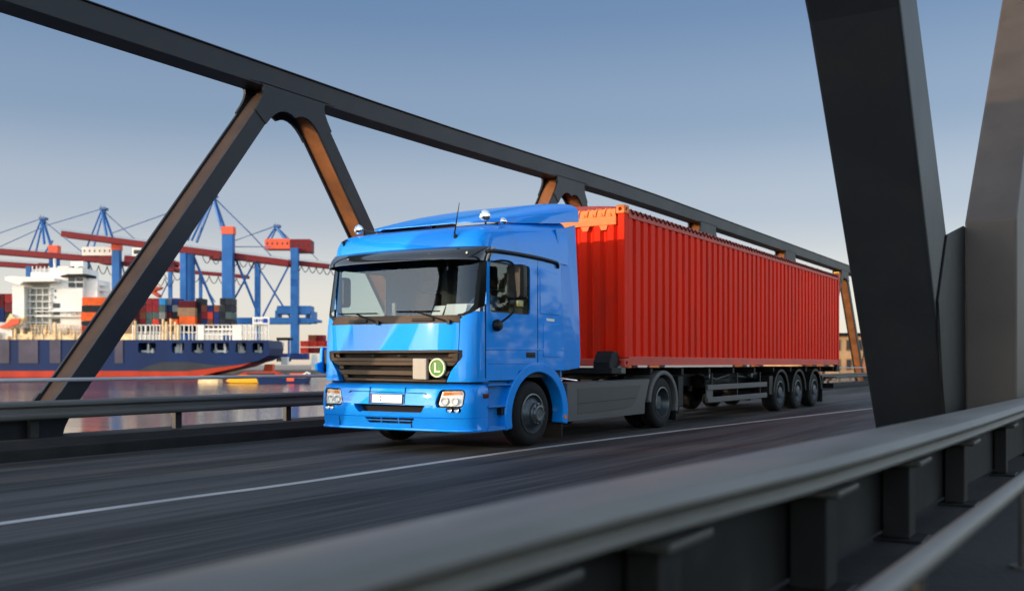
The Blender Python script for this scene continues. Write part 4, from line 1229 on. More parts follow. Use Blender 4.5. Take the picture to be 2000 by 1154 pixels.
# ------------------------------------------------------------------ long red container on the trailer
def container():
    T = thing('shipping_container', (CX, CY0, CZ0), 'long red corrugated shipping container with a roped tarpaulin top riding on the trailer', 'container')
    red = M['red']
    x0, x1 = CX-CHW, CX+CHW
    po = .16
    for x in (x0, x1):
        s = 1 if x == x1 else -1
        for y, d in ((CY0, 1), (CY1, -1)):
            b = MB()
            b.box(*sorted((x, x-s*.13)), *sorted((y+d*.006, y+d*po)), CZ0+.16, CZ1-.13)
            b.build('corner_post', M['redrail'] if False else red, T, bevel=0.012)
            for z0, z1 in ((CZ0, CZ0+.15), (CZ1-.13, CZ1+.02)):
                b = MB(); b.box(*sorted((x+s*.006, x-s*.16)), *sorted((y-d*.006, y+d*.19)), z0, z1)
                c = b.build('corner_casting', M['orange'] if y == CY0 and z1 > 3 else M['redrail'], T, bevel=0.012)  # front top castings painted with the sun's orange
                k = MB(); k.prism(rrect((y+d*.09)-.045, (y+d*.09)+.045, (z0+z1)/2-.032, (z0+z1)/2+.032, .03), 'x', *sorted((x+s*.02, x-s*.06)))
                k2 = MB(); k2.prism(rrect((x-s*.08)-.035, (x-s*.08)+.035, (z0+z1)/2-.032, (z0+z1)/2+.032, .03), 'y', *sorted((y-d*.02, y+d*.06)))
                cut(c, [k, k2])
        b = MB(); b.box(*sorted((x, x-s*.08)), CY0+.19, CY1-.19, CZ1-.19, CZ1-.03); b.build('top_side_rail', M['redrail'], T, bevel=0.012)
        b = MB(); b.box(*sorted((x, x-s*.06)), CY0+.19, CY1-.19, CZ0+.03, CZ0+.185); b.box(*sorted((x+s*.03, x-s*.06)), CY0+.19, CY1-.19, CZ0+.03, CZ0+.045); b.build('bottom_side_rail', M['redrail'], T, bevel=0.008)
        # corrugated wall
        pitch = (CY1-CY0-2*po)/46
        prof = []
        y = CY0+po
        for k in range(46):
            prof += [(y, -.046), (y+pitch*.06, -.010), (y+pitch*.58, -.010), (y+pitch*.82, -.046)]
            y += pitch
        prof.append((CY1-po, -.046))
        zs = (CZ0+.185, CZ1-.19)
        vs = [(x+s*o, yy, z) for z in zs for yy, o in prof]
        n = len(prof)
        b = MB(); b.add(vs, [(i, i+1, n+i+1, n+i) for i in range(n-1)])
        b.build('side_wall', red, T)
    # front wall
    b = MB()
    prof = []
    n_ = 9
    pw = (2*CHW-.26)/n_
    x = x0+.13
    for k in range(n_):
        prof += [(x, .07), (x+pw*.22, .02), (x+pw*.66, .02), (x+pw*.88, .07)]; x += pw
    prof.append((x1-.13, .07))
    n = len(prof)
    vs = [(xx, CY0+o, z) for z in (CZ0+.14, CZ1-.32) for xx, o in prof]
    b.add(vs, [(i, i+1, n+i+1, n+i) for i in range(n-1)])
    b.build('front_wall', red, T)
    b = MB(); b.box(x0+.16, x1-.16, CY0+.002, CY0+.09, CZ1-.32, CZ1-.16); b.build('front_header', M['orange'], T, bevel=0.012)  # header wears the sunlit orange as its colour
    for k in range(6):
        xx = x0+.35+k*.36
        b = MB(); b.prism([(xx, CZ1-.40), (xx+.10, CZ1-.40), (xx+.13, CZ1-.32), (xx-.03, CZ1-.32)], 'y', CY0+.0, CY0+.03)
        b.build('header_lug', M['orange'], T)
    b = MB(); b.box(x0+.13, x1-.13, CY0+.002, CY0+.08, CZ0+.02, CZ0+.15); b.build('front_sill', M['redrail'], T, bevel=0.01)
    # rear doors
    b = MB(); b.box(x0+.13, x1-.13, CY1-.09, CY1-.03, CZ0+.03, CZ1-.06)
    for xx in (-.8, -.35, .35, .8): b.tube([(CX+xx, CY1-.01, CZ0+.05), (CX+xx, CY1-.01, CZ1-.1)], .02, 8)
    b.build('rear_door', red, T)
    # tarpaulin over roof bows with a rope laced along the rail
    rings = []
    k = 0
    y = CY0+.12
    random.seed(3)
    while y < CY1-.05:
        sag = (.03 if k % 2 else .0)+random.uniform(-.008, .008)
        ring = []
        for j in range(15):
            t = j/14
            ring.append((x0+.02+(2*CHW-.04)*t, y, CZ1-.03+(.10-sag)*math.sin(PI*t)**.6+.0))
        ring += [(x1-.05, y, CZ1-.10), (x0+.05, y, CZ1-.10)]
        rings.append(ring); y += .32; k += 1
    b = MB(); b.loft(rings); b.build('tarpaulin', M['tarp'], T, smooth=60)
    for s, x in ((1, x1), (-1, x0)):
        pts = []
        y = CY0+.25; k = 0
        while y < CY1-.2:
            pts.append((x+s*.012, y, CZ1-.115 if k % 2 else CZ1-.045+random.uniform(-.012, .012))); y += .105; k += 1
        b = MB(); b.tube(pts, .011, 5); b.build('lacing_rope', M['rope'], T)
    b = MB()
    for k in range(5):
        xx = CX+.2+k*.17
        b.tube([(xx, CY0+.05, CZ1-.16), (xx+.04, CY0+.06, CZ1-.02), (xx+.10, CY0+.10, CZ1-.02), (xx+.14, CY0+.05, CZ1-.16)], .018, 6)
    b.box(x0+.2, x1-.2, CY0+.06, CY0+.12, CZ1-.17, CZ1-.03)
    b.build('header_tarp_fold', M['orange'], T)
    b = MB(); b.box(x1-.14, x1+.008, CY1-.16, CY1-.01, CZ1+.022, CZ1+.075); b.build('corner_bracket', M['yellow'], T, bevel=0.01)
container()

# ------------------------------------------------------------------ harbour, seen past the far truss
FW = Vector((-SN, CS, 0)); RT = Vector((CS, SN, 0))
F_ = 1968.0
def PT(px, py, d):
    """point at depth d from the viewpoint (survey coordinates of the photograph)"""
    return RT*((px-1000)/F_*d)+FW*d+Vector((0, 0, CAM_H-(py-710)/F_*d))
def pbox(mb, px0, px1, py0, py1, d, depth):
    a = PT(px0, py1, d); b = PT(px1, py0, d)
    w = RT*(b-a).dot(RT); h = Vector((0, 0, b.z-a.z)); t = FW*depth
    vs = [a, a+w, a+w+t, a+t]
    vs = vs+[v+h for v in vs]
    return mb.add(vs, [(3, 2, 1, 0), (4, 5, 6, 7), (0, 1, 5, 4), (1, 2, 6, 5), (2, 3, 7, 6), (3, 0, 4, 7)])
def pprism(mb, pts, d, depth):
    a = [PT(x, y, d) for x, y in pts]
    n = len(a)
    return mb.add(a+[v+FW*depth for v in a], [tuple(range(n)), tuple(range(2*n-1, n-1, -1))]+[(i, n+i, n+(i+1) % n, (i+1) % n) for i in range(n)])
def pbeam(mb, p, q, d, w, h, d2=None):
    return mb.beam(PT(*p, d), PT(*q, d2 or d), w, h)
def base(px, d, z=WZ):
    v = PT(px, 710, d); v.z = z
    return v

QZ = -3.0
mb = MB()
q0 = [RT*a+FW*b for a, b in ((-1500, 640), (-80, 640), (-30, 1000), (600, 1400), (600, 2600), (-1500, 2600))]
mb.add([(v.x, v.y, QZ) for v in q0]+[(v.x, v.y, WZ-1) for v in q0], [tuple(range(6)), tuple(range(11, 5, -1))]+[(i, 6+i, 6+(i+1) % 6, (i+1) % 6) for i in range(6)])
structure(mb.build('quay_ground', M['quay']))
mb = MB()
q1 = [(-80, 92), (90, 92), (260, 300), (260, 1200), (60, 900), (0, 260), (-80, 150)]
mb.prism(q1, 'z', WZ-1, -0.12)
structure(mb.build('shore_ground', M['land']))

def ship():
    D = 560
    T = thing('cargo_ship', base(260, D), 'blue container ship with red waterline and white deckhouse moored across the harbour', 'ship')
    # hull outline seen from the side; stern on the right, bow far outside to the left
    hp = [(-420, 662), (523, 664), (527, 680), (524, 694), (505, 704), (470, 712), (420, 718), (360, 724), (-420, 724)]
    rings = []
    a = MB(); pprism(a, hp, D, 34)
    hull = a.build('hull', M['hull'], T)
    ops = [(267, 302), (332.6, 357.6), (371.6, 396), (409, 445), (458, 479), (491, 513)]
    cs = []
    for x0, x1 in ops:
        c = MB(); p = PT(x0, 689, D-2); 
        pprism(c, [(x0+2, 669), (x1-1, 669), (x1, 673), (x1-1, 687), (x1-3, 689), (x0+3, 689), (x0, 686), (x0, 672)], D-2, 12); cs.append(c)
    cut(hull, cs)
    random.seed(5)
    for x0, x1 in ops:
        b = MB()
        for k in range(4):
            xx = random.uniform(x0+2, x1-4); w = random.uniform(1, 3.5)
            pbox(b, xx, xx+w, random.choice((670, 677, 680)), 689, D+4, 2)
        pbox(b, x0, x1, 684, 688, D+5, 1)
        b.build('mooring_gear', M['shipwhite'], T)
    b = MB(); pprism(b, [(-420, 724), (360, 724), (420, 718), (470, 712), (490, 708), (470, 716), (420, 727), (370, 740), (-420, 740)], D-.3, 33); b.build('boot_top', M['boot'], T)
    b = MB(); pprism(b, [(285, 716), (315, 707), (360, 706), (420, 713), (470, 711.5), (420, 718), (360, 724.5), (270, 724.5)], D-.5, 1); b.build('stern_shadow_plate', M['bootdk'], T)  # dark plate along the lower edge of the hull towards the stern
    b = MB()
    wg = mat('hull_worn_grey', (0.07, 0.06, 0.085), 0.55, 0, 0.3, 0.1)
    for x0, x1 in ((-30, 18), (36, 74), (97, 118), (224, 240)):
        b = MB(); pbox(b, x0, x1, 664, 709, D-.4, 1); b.build('hull_patch', wg, T)
    # deckhouse
    b = MB()
    pbox(b, 97, 161, 523, 662, D+6, 22)
    pbox(b, 161, 190, 546, 640, D+9, 18)
    pbox(b, 161, 182, 608, 662, D+7, 18)
    dh = b.build('deckhouse', M['shipwhite'], T)
    b = MB()
    pbox(b, 24, 47, 558, 640, D+2, 24); pbox(b, 47, 97, 549, 662, D+12, 14)
    pbox(b, -20, 24, 640, 664, D+3, 18)
    for y in (562, 575, 588, 601, 615, 629): pbox(b, 44, 100, y, y+1.8, D+5, 8)
    for x in (46, 58, 70, 82, 95): pbox(b, x, x+1.2, 562, 640, D+5, .6)
    b.build('stair_tower', M['shipwhite'], T)
    b = MB(); pprism(b, [(9, 541), (20, 539), (106, 543), (106, 549), (46, 550), (38, 556), (30, 554), (18, 550), (9, 547)], D-2, 20)
    b.build('bridge_wing', M['shipwhite'], T)
    b = MB()
    pbox(b, 60, 100, 532, 542, D+6, 10)
    for x in (62, 70, 78, 86, 94): pbox(b, x, x+1, 520, 534, D+7, 1)
    pbox(b, 72, 88, 524, 534, D+9, 4); pbox(b, 112, 134, 520, 528, D+6, 6); pbox(b, 138, 162, 510, 524, D+10, 6)
    pbox(b, 104, 106.5, 505, 545, D+8, 2)
    b.build('radar_mast', M['shipwhite'], T)
    for x0, x1 in ((134, 147), (150, 163)):
        b = MB(); pprism(b, [(x0, 540), (x0, 524), (x0+2, 520), (x1-2, 520), (x1, 526), (x1+3, 540)], D+10, 9); b.build('funnel', M['dark'], T)
    b = MB(); pprism(b, [(116, 539), (133, 535), (168, 535), (168, 540), (120, 541)], D+4, 14); b.build('funnel_deck', M['dark'], T)
    b = MB()
    for x0, x1, y0, y1 in ((133.5, 146, 542, 549), (149, 161, 542, 549), (133.5, 146, 552, 561), (149, 161, 552, 561), (103, 116, 592, 601), (103, 116, 607, 615), (102, 116, 622, 631), (107, 108.5, 566, 570), (107, 108.5, 579, 583), (73, 75, 608, 613), (85, 87, 608, 613), (149, 151, 609, 614), (86, 87.5, 593, 597)):
        w = MB(); pbox(w, x0, x1, y0, y1, D+5.6 if x0 > 97 else D+11.6, .8); w.build('window', M['pane'], T)
    b = MB()
    for y in (608, 618): pbox(b, 68, 162, y-1, y+.6, D+3, 4)
    for x in (129, 139, 150): pbox(b, x, x+.5, 609, 618, D+4, 1)
    pbox(b, 166, 213, 566, 568, D+12, 5); pbox(b, 175, 208, 556, 558, D+12, 5); pbox(b, 172, 176, 540, 568, D+12, 3); pbox(b, 168, 190, 545, 556, D+13, 4)
    b.build('deck_ledge', M['shipwhite'], T)
    # lit deck fittings along the rail
    random.seed(11)
    b = MB()
    x = -30
    while x < 160:
        h = random.choice((4, 6, 8, 10, 14, 22)) if random.random() < .8 else 3
        w = random.uniform(1.5, 7)
        pbox(b, x, x+w, 662-h, 664, D+random.uniform(.5, 4), 2); x += w*.8+random.uniform(0, 2.5)
    pbox(b, 30, 158, 652, 663, D+1.5, 2)
    pbox(b, 104, 108, 629, 662, D+.5, 2)
    pprism(b, [(8, 640), (14, 622), (20, 612), (30, 622), (48, 618), (42, 634), (18, 642)], D, 4)
    b.build('deck_gear', M['shipcream'], T)
    b = MB(); pprism(b, [(-6, 640), (14, 630), (22, 622), (38, 622), (36, 632), (14, 640)], D-1, 4); b.build('lifeboat', M['craneorange'], T)
    b = MB()
    for x in range(60, 160, 7): pbox(b, x, x+.8, 634, 655, D+1, .6)
    for y in (634, 640, 646): pbox(b, 60, 160, y, y+.8, D+1, .4)
    b.build('railing', M['shipcream'], T)
    # lashing bridges
    b = MB()
    for y in (634, 648): pbox(b, 258, 523, y, y+1.6, D+1.5, 1)
    x = 258
    while x < 523:
        pbox(b, x, x+(1.4 if int(x) % 3 else 2.4), 634, 664, D+1.2, 1.6); x += random.uniform(5.5, 10)
    pbox(b, 386, 398, 634, 664, D+1, 2); pbox(b, 454, 472, 634, 664, D+1, 2); pbox(b, 400, 455, 641, 645, D+1, 2); pbox(b, 400, 455, 651, 654, D+1, 2)
    b.build('lashing_bridge', M['shipwhite'], T)
    b = MB()
    for x, h in ((262, 38), (316, 41), (322, 36), (331, 42), (340, 36), (345, 30)):
        b = MB(); pbox(b, x, x+random.uniform(2, 4), 664-h, 664, D+.6, 2); b.build('mast_post', M['shipcream'], T)
    b = MB(); pbox(b, 221, 262, 656, 664, D+2, 3); pbox(b, 238, 260, 651.5, 656, D+2.5, 2); b.build('deck_gear', M['shipcream'], T)
    b = MB(); pbox(b, 261, 322, 583, 652, D+19, 2); pbox(b, 322, 348, 584, 652, D+22, 2); pbox(b, 348, 450, 600, 652, D+22, 2); pbox(b, 158, 206, 582, 655, D+13, 1); b.build('cell_guide', M['dark'], T)  # dark sheets added behind the stacks, standing in for shade in the gaps
    # builder's board at the stern rail
    b = MB(); pbox(b, 493, 526, 619, 633, D-1, .5)
    sg = b.build('name_board', M['shipwhite'], T)
    b = MB()
    for x0, x1, y0, y1 in ((496.5, 497.6, 623, 629), (499.5, 503.5, 623, 629), (505.5, 506.6, 623, 629), (507.2, 509.6, 624, 626), (511, 512.2, 623, 629)): pbox(b, x0, x1, y0, y1, D-1.1, .1)
    pbox(b, 513.5, 523, 622, 630.5, D-1.1, .1)
    b.build('board_lettering', M['plateblue'], sg)
    b = MB(); pbox(b, 494, 495.2, 633, 664, D-.5, .5); pbox(b, 524, 525, 633, 664, D-.5, .5); b.build('board_post', M['shipwhite'], sg)
    return T
ship()

ORD = ['bottom', 'second', 'third', 'fourth', 'fifth', 'sixth']
def box_on_deck(px0, px1, py0, py1, d, depth, col, label, group):
    mb = MB(); pbox(mb, px0+.32, px1-.32, py0+.55, py1, d, depth)
    m = CM[col]
    # door bars on the near end
    for t in (.2, .42, .58, .8):
        x = px0+(px1-px0)*t
        pbox(mb, x-.18, x+.18, py0+1.0, py1-1.0, d-.12, .1)
    if (px1-px0) > 20:
        n = int((px1-px0)/1.6)
        for k in range(n):
            x = px0+(px1-px0)*(k+.5)/n
            pbox(mb, x-.3, x+.3, py0+1.2, py1-1.2, d-.18, .15)
    b = PT((px0+px1)/2, py1, d+depth/2)
    return own(mb, 'ship_container', m, b, label, 'container', group)
# end-on stacks right of the deckhouse, columns left to right; colours bottom tier first
STK = [
    (260.0, 571, ['crimson', 'dark grey', 'dark red', 'crimson', 'orange'][:4]),
    (272.6, 0, ['grey green', 'crimson', 'rust brown', 'dark red', 'dark grey']),
    (285.2, 0, ['dark grey', 'grey green', 'grey green', 'crimson', 'crimson']),
    (297.8, 0, ['grey green', 'bright red', 'grey green', 'crimson', 'crimson']),
    (310.4, 0, ['dark red', 'dark grey', 'pale grey', 'grey green', 'bright blue']),
    (324.0, 0, ['dark red', 'rust brown', 'dark red', 'navy blue', 'pale grey']),
    (336.0, 0, ['near black', 'orange', 'near black', 'pale grey', 'navy blue']),
    (382.0, 0, ['rust brown', 'dark red', 'dark grey', 'near black', 'near black']),
    (393.0, 0, ['navy blue', 'navy blue', 'crimson', 'rust brown']),
    (404.5, 0, ['rust brown', 'rust brown', 'bright red', 'navy blue']),
    (417.5, 0, ['dark red', 'navy blue', 'navy blue', 'rust brown']),
    (429.0, 0, ['near black', 'dark grey', 'near black', 'dark grey', 'near black']),
    (440.5, 0, ['dark grey', 'near black', 'grey green', 'near black', 'dark grey'])]
WORD = ['first', 'second', 'third', 'fourth', 'fifth', 'sixth', 'seventh', 'eighth', 'ninth', 'tenth', 'eleventh', 'twelfth', 'thirteenth']
for ci, (x, _, cols) in enumerate(STK):
    top = 649.5
    for k, c in enumerate(cols):
        w = 12.2 if ci < 5 else 11.2
        py1 = top-13.6*k
        box_on_deck(x, x+w, py1-13.4, py1, 566+(0 if ci < 5 else 3), 12, c,
                    f"{c} container, {ORD[k]} tier of the {WORD[ci]} stack on the ship\'s deck", 'end-on containers stacked on the ship')
SIDE = [(347, 381, 600.5, 616.5, 'beige', 'beige container lying side-on in the middle of the ship above an orange one'),
        (350, 381, 617, 634.5, 'orange', 'bright orange container lying side-on in the middle of the ship'),
        (349, 381, 587, 600, 'dark red', 'dark red container lying side-on, topmost in the middle of the ship'),
        (160, 206, 580, 596, 'orange', 'orange container, topmost of the side-on stack beside the white deckhouse'),
        (159, 204, 596.5, 609, 'dark grey', 'dark grey container under the topmost orange one beside the deckhouse'),
        (158, 201, 609.5, 626, 'orange', 'orange container, middle of the side-on stack beside the white deckhouse'),
        (158, 200, 626.5, 636, 'dark grey', 'dark grey container just above the red one beside the white deckhouse'),
        (157, 200, 636.5, 655, 'bright red', 'bright red container, lowest of the side-on stack beside the white deckhouse'),
        (248, 259.5, 604, 620, 'bright red', 'bright red container just right of the bridge diagonal, above beige ones'),
        (240, 259.5, 620.5, 634, 'beige', 'upper beige container just right of the bridge diagonal'),
        (238, 259.5, 634.5, 651, 'beige', 'lower beige container just right of the bridge diagonal'),
        (262, 271.5, 584, 597, 'orange', 'orange container standing highest at the left end of the end-on stacks'),
        (-14, 8, 573, 600, 'dark red', 'dark red container at the picture edge, upper left of the white deckhouse'),
        (-14, 8, 600.5, 628, 'navy blue', 'navy blue container at the picture edge, lower left of the white deckhouse'),
        (9, 23.5, 573, 591, 'crimson', 'crimson container left of the bright stair tower, upper one'),
        (9, 23.5, 591.5, 609, 'dark red', 'dark red container left of the bright stair tower, middle one'),
        (9, 23.5, 609.5, 627, 'near black', 'near black container left of the bright stair tower, lower one')]
for x0, x1, y0, y1, c, lab in SIDE:
    box_on_deck(x0, x1, y0, y1, 562 if x0 > 100 and x0 < 262 else 565, 10, c, lab, 'side-on containers on the ship')

# ------------------------------------------------------------------ gantry cranes
def festoon(mb, p, q, d, n, drop):
    for k in range(n):
        a = [p[0]+(q[0]-p[0])*k/n, p[1]+(q[1]-p[1])*k/n]; b = [p[0]+(q[0]-p[0])*(k+1)/n, p[1]+(q[1]-p[1])*(k+1)/n]
        pts = []
        for j in range(7):
            t = j/6
            pts.append(PT(a[0]+(b[0]-a[0])*t, a[1]+(b[1]-a[1])*t+drop*(1-(2*t-1)**2), d))
        mb.tube(pts, d*0.00042, 5)
def crane(label, d, basex, boom, legs, apex, aframe, stays, houses, braces=(), fest=None, portal=(), foot=706, cab=None):
    T = thing('gantry_crane', base(basex, d, QZ), label, 'crane', 'container cranes on the quay')
    k = d/F_
    for (p, q, h) in boom:
        b = MB(); 
        for off in (-4, 4):
            a_, b_ = PT(*p, d)+FW*off, PT(*q, d)+FW*off
            b.beam(a_, b_, 2.2, h*k)
        n = 14
        for i in range(n+1):
            c = PT(p[0]+(q[0]-p[0])*i/n, p[1]+(q[1]-p[1])*i/n, d); b.beam(c-FW*4, c+FW*4, 1.0, 1.0)
        bo = b.build('boom', M['cranered'], T)
        b = MB()
        for i in range(40):
            t = (i+.5)/40
            x = p[0]+(q[0]-p[0])*t; y = p[1]+(q[1]-p[1])*t
            pbox(b, x-.15, x+.15, y-h/2-3, y-h/2, d-5.5, .2)
        b.beam(PT(p[0], p[1]-h/2-3, d)-FW*5.4, PT(q[0], q[1]-h/2-3, d)-FW*5.4, .15, .15)
        b.build('boom_walkway', M['steelcable'], bo)
    for x0, x1, y0, y1, off, capc in legs:
        b = MB(); pbox(b, x0, x1, y0, y1, d-9+off, (x1-x0)*k*.9)
        lg = b.build('leg', M['crane'], T, bevel=0.15)
        if capc:
            b = MB(); pbox(b, x0-1, x1+1, y0-15, y0, d-9.5+off, (x1-x0)*k); b.build('leg_cap', M['craneorange'], lg)
    for p, q, w in aframe:
        for off in (-3, 3):
            b = MB(); b.beam(PT(*p, d)+FW*off*.4, PT(*q, d)+FW*off*1.6, w*k, w*k); b.build('apex_frame', M['crane'], T)
    if apex:
        b = MB(); pbox(b, apex[0]-6, apex[0]+6, apex[1]-3, apex[1]+1.5, d-2.5, 5)
        pbox(b, apex[0]-3.5, apex[0]-2.5, apex[1]-7, apex[1], d, .4); pbox(b, apex[0]+2.5, apex[0]+3.2, apex[1]-6, apex[1], d, .4); pbox(b, apex[0]-4, apex[0]+4, apex[1]+1.5, apex[1]+8, d-1.5, 3)
        b.build('sheave_head', M['cranered'] if False else M['steelcable'], T)
    for p, q, w in stays:
        b = MB(); b.beam(PT(*p, d), PT(*q, d), w*k, w*k); b.build('stay', M['steelcable'], T)
    for x0, x1, y0, y1, m in houses:
        b = MB()
        pprism(b, [(x0, y1), (x0, y0+2), (x0+2, y0), (x1-2, y0), (x1, y0+2), (x1, y1)], d-6, 12)
        h = b.build('machinery_house', m, T, bevel=0.1)
        b = MB(); n = max(2, int((x1-x0)/9))
        for i in range(n):
            x = x0+(x1-x0)*(i+.5)/n; pbox(b, x-1.2, x+1.2, y0+(y1-y0)*.35, y0+(y1-y0)*.6, d-6.15, .2)
        b.build('window', M['pane'], h)
    for p, q, w in braces:
        b = MB(); b.beam(PT(*p, d), PT(*q, d), w*k, w*k); b.build('brace', M['crane'], T)
    for x0, x1, y0, y1 in portal:
        b = MB(); pbox(b, x0, x1, y0, y1, d-8, 14); b.build('portal_beam', M['crane'], T, bevel=0.1)
    if fest:
        b = MB(); festoon(b, *fest[:2], d-6, fest[2], fest[3]); b.build('festoon_cable', M['cable'], T)
    if cab:
        b = MB(); pbox(b, *cab, d-4, 5); c = b.build('operator_cab', M['shipwhite'], T, bevel=0.2)
        b = MB(); pbox(b, cab[0]+3, cab[1]-2, cab[2]+4, cab[3]-4, d-4.1, .2); b.build('window', M['pane'], c)
    return T

crane('blue crane with the long raised red boom whose apex is tallest, behind the bridge diagonal', 640, 400,
      boom=[((126, 458), (350, 487), 11), ((350, 487), (566, 515), 12)],
      legs=[(351, 363, 494, 690, 0, False), (366, 378, 494, 690, 6, False), (433, 454, 457, 690, 0, True)],
      apex=(416, 383), aframe=[((416, 386), (379, 472), 4), ((417, 386), (437, 450), 4)],
      stays=[((416, 384), (493, 460), 2.2), ((493, 460), (530, 500), 2), ((414, 384), (352, 408), 1.6), ((352, 408), (214, 457), 1.6), ((460, 470), (540, 440), .9), ((452, 482), (528, 482), 1.5)],
      houses=[(408, 432, 494, 506, M['cranered'])],
      braces=[((366, 470), (378, 440), 4), ((378, 500), (418, 598), 4), ((455, 492), (506, 618), 4), ((497, 512), (450, 598), 3)],
      fest=((395, 497), (520, 511), 7, 16), cab=(258, 282, 484, 500))
crane('blue crane furthest right with a lozenge shaped orange red machinery house under its apex', 700, 545,
      boom=[((566, 512), (662, 523), 8)],
      legs=[(567, 582, 484, 690, 0, False), (497, 507, 508, 690, 8, False)],
      apex=(540, 442), aframe=[((540, 444), (576, 490), 4.5), ((539, 444), (521, 476), 3)],
      stays=[((540, 442), (458, 470), 1), ((582, 470), (622, 508), 1.2), ((542, 444), (568, 470), 1.5)],
      houses=[(517, 566, 466, 486, M['craneorange']), (566, 607, 467, 492, M['cranered'])],
      braces=[((503, 520), (567, 620), 3), ((566, 515), (513, 618), 3)],
      portal=[(451, 600, 620, 632), (600, 612, 622, 631), (612, 622, 624, 629), (540, 606, 600, 613), (537, 542, 606, 622), (607, 612, 608, 622), (596, 599, 612, 622), (541, 606, 597, 600)],
      fest=((575, 517), (660, 527), 6, 12))
crane('blue crane left of the bridge diagonal with a white machinery house along its boom', 660, 190,
      boom=[((-60, 487), (216, 509), 11), ((216, 512), (345, 528), 8)],
      legs=[(218, 233, 488, 690, 0, True), (165, 173, 500, 690, 8, False)],
      apex=(200, 408), aframe=[((200, 411), (176, 484), 3), ((200, 411), (214, 462), 4)],
      stays=[((199, 408), (92, 440), 1.4), ((92, 440), (-40, 500), 1.4), ((202, 412), (262, 466), 1.6)],
      houses=[(160, 219, 482, 499, M['shipwhite']), (194, 220, 499, 515, M['cranered'])],
      braces=[((232, 495), (246, 545), 2.5), ((175, 515), (186, 545), 2)],
      fest=((176, 517), (226, 522), 3, 16))
crane('smaller blue crane at the left edge with a crimson box on top of its leg', 690, 80,
      boom=[((-60, 512), (92, 522), 9), ((248, 506), (345, 516), 12)],
      legs=[(50, 60, 520, 690, 0, False), (95, 111, 494, 690, 0, True)],
      apex=(82, 427), aframe=[((82, 430), (63, 492), 3), ((83, 430), (93, 478), 4)],
      stays=[((81, 427), (-20, 462), 1.4), ((84, 430), (160, 492), 1.6), ((103, 470), (88, 494), 3)],
      houses=[(72, 96, 514, 528, M['cranered'])],
      fest=((232, 535), (340, 545), 6, 16))

# ------------------------------------------------------------------ boats, quay clutter
def launch():
    d = 372
    T = thing('launch', base(525, d), 'yellow bowed harbour launch with a red roof on the water below the ship stern', 'boat')
    b = MB(); pprism(b, [(440, 744), (452, 735), (470, 732), (560, 736), (596, 737), (594, 747.5), (450, 748)], d, 7); b.build('hull', M['yellow'], T, bevel=.3)
    b = MB(); pprism(b, [(500, 736.5), (600, 737.5), (597, 748.2), (505, 748.2)], d-.3, 7.6); b.build('hull_stripe', M['hull'], T)
    b = MB(); pprism(b, [(462, 733), (478, 726), (540, 725), (556, 735)], d+1, 5); b.build('cabin', M['boot'], T, bevel=.2)
    b = MB(); pbox(b, 560, 574, 736, 744, d-.4, 1); pbox(b, 566, 600, 729, 733, d+2, 3); b.build('fender', M['craneorange'], T)
    b = MB(); pbox(b, 482, 536, 728, 732, d+.9, .2); b.build('window', M['pane'], T)
    b = MB(); b.tube([PT(586, 737, d+2), PT(600, 727, d+2), PT(606, 730, d+2)], .4, 6); b.build('mast', M['shipwhite'], T)
launch()
random.seed(21)
cols = ['bright red', 'bright red', 'crimson', 'bright red', 'rust brown', 'crimson']
for j, y in enumerate((689.5, 676.5, 665)):
    x = 586
    for i in range(5):
        if j == 2 and i in (0, 3): continue
        c = cols[(i*2+j*3+i*j) % 6]
        w = 15
        box_on_deck(x+i*15.5, x+i*15.5+w, y-11.5, y, 760+i*3, 12, c, f"{c} container, {ORD[j]} row, {WORD[i]} from the left in the red quayside stack", 'red containers stacked on the quay')
def straddle(px, d, label):
    T = thing('straddle_carrier', base(px, d, QZ), label, 'port vehicle', 'straddle carriers on the quay')
    b = MB()
    for x in (px-12, px+9): pbox(b, x, x+3, 664, 702, d, 2); pbox(b, x, x+3, 664, 702, d+7, 2)
    b.build('leg', M['crane'], T)
    b = MB(); pbox(b, px-13, px+13, 659, 664, d-.5, 10); b.build('top_frame', M['dark'], T)
    b = MB(); pbox(b, px-6, px-1, 668, 678, d, 4); b.build('cabin', M['shipwhite'], T)
    b = MB()
    for x in (px-13, px-8, px+6, px+11): pbox(b, x, x+3.5, 699, 706, d-.3, 1.5)
    b.build('wheel', M['rubber'], T)
straddle(553, 668, 'dark blue straddle carrier on the quay just right of the ship stern')
b = MB(); pbox(b, 540, 600, 690, 702, 690, 8); own(b, 'container_row', CM['navy blue'], PT(570, 702, 690), 'long low navy blue barrier of the quay behind the ship stern', 'barrier')
b = MB()
pbox(b, 608, 617, 697, 722, 600, 5); pbox(b, 606, 619, 709, 711, 599.5, 6); pbox(b, 609, 616, 692, 697, 600.5, 4)
own(b, 'harbour_beacon', M['shipwhite'], PT(612, 722, 600), 'small white harbour beacon standing beside the quay left of the lorry grille', 'beacon')
b = MB(); pbox(b, 549, 561, 697, 712, 610, 5); own(b, 'quay_hut', M['shipwhite'], PT(555, 712, 610), 'tiny white hut on the quay right of the ship stern', 'hut')
b = MB(); pprism(b, [(514, 725), (517, 711), (532, 711), (532, 726)], 590, 6); own(b, 'mooring_dolphin', M['craneorange'], PT(523, 726, 590), 'orange mooring post under the ship stern', 'mooring post')

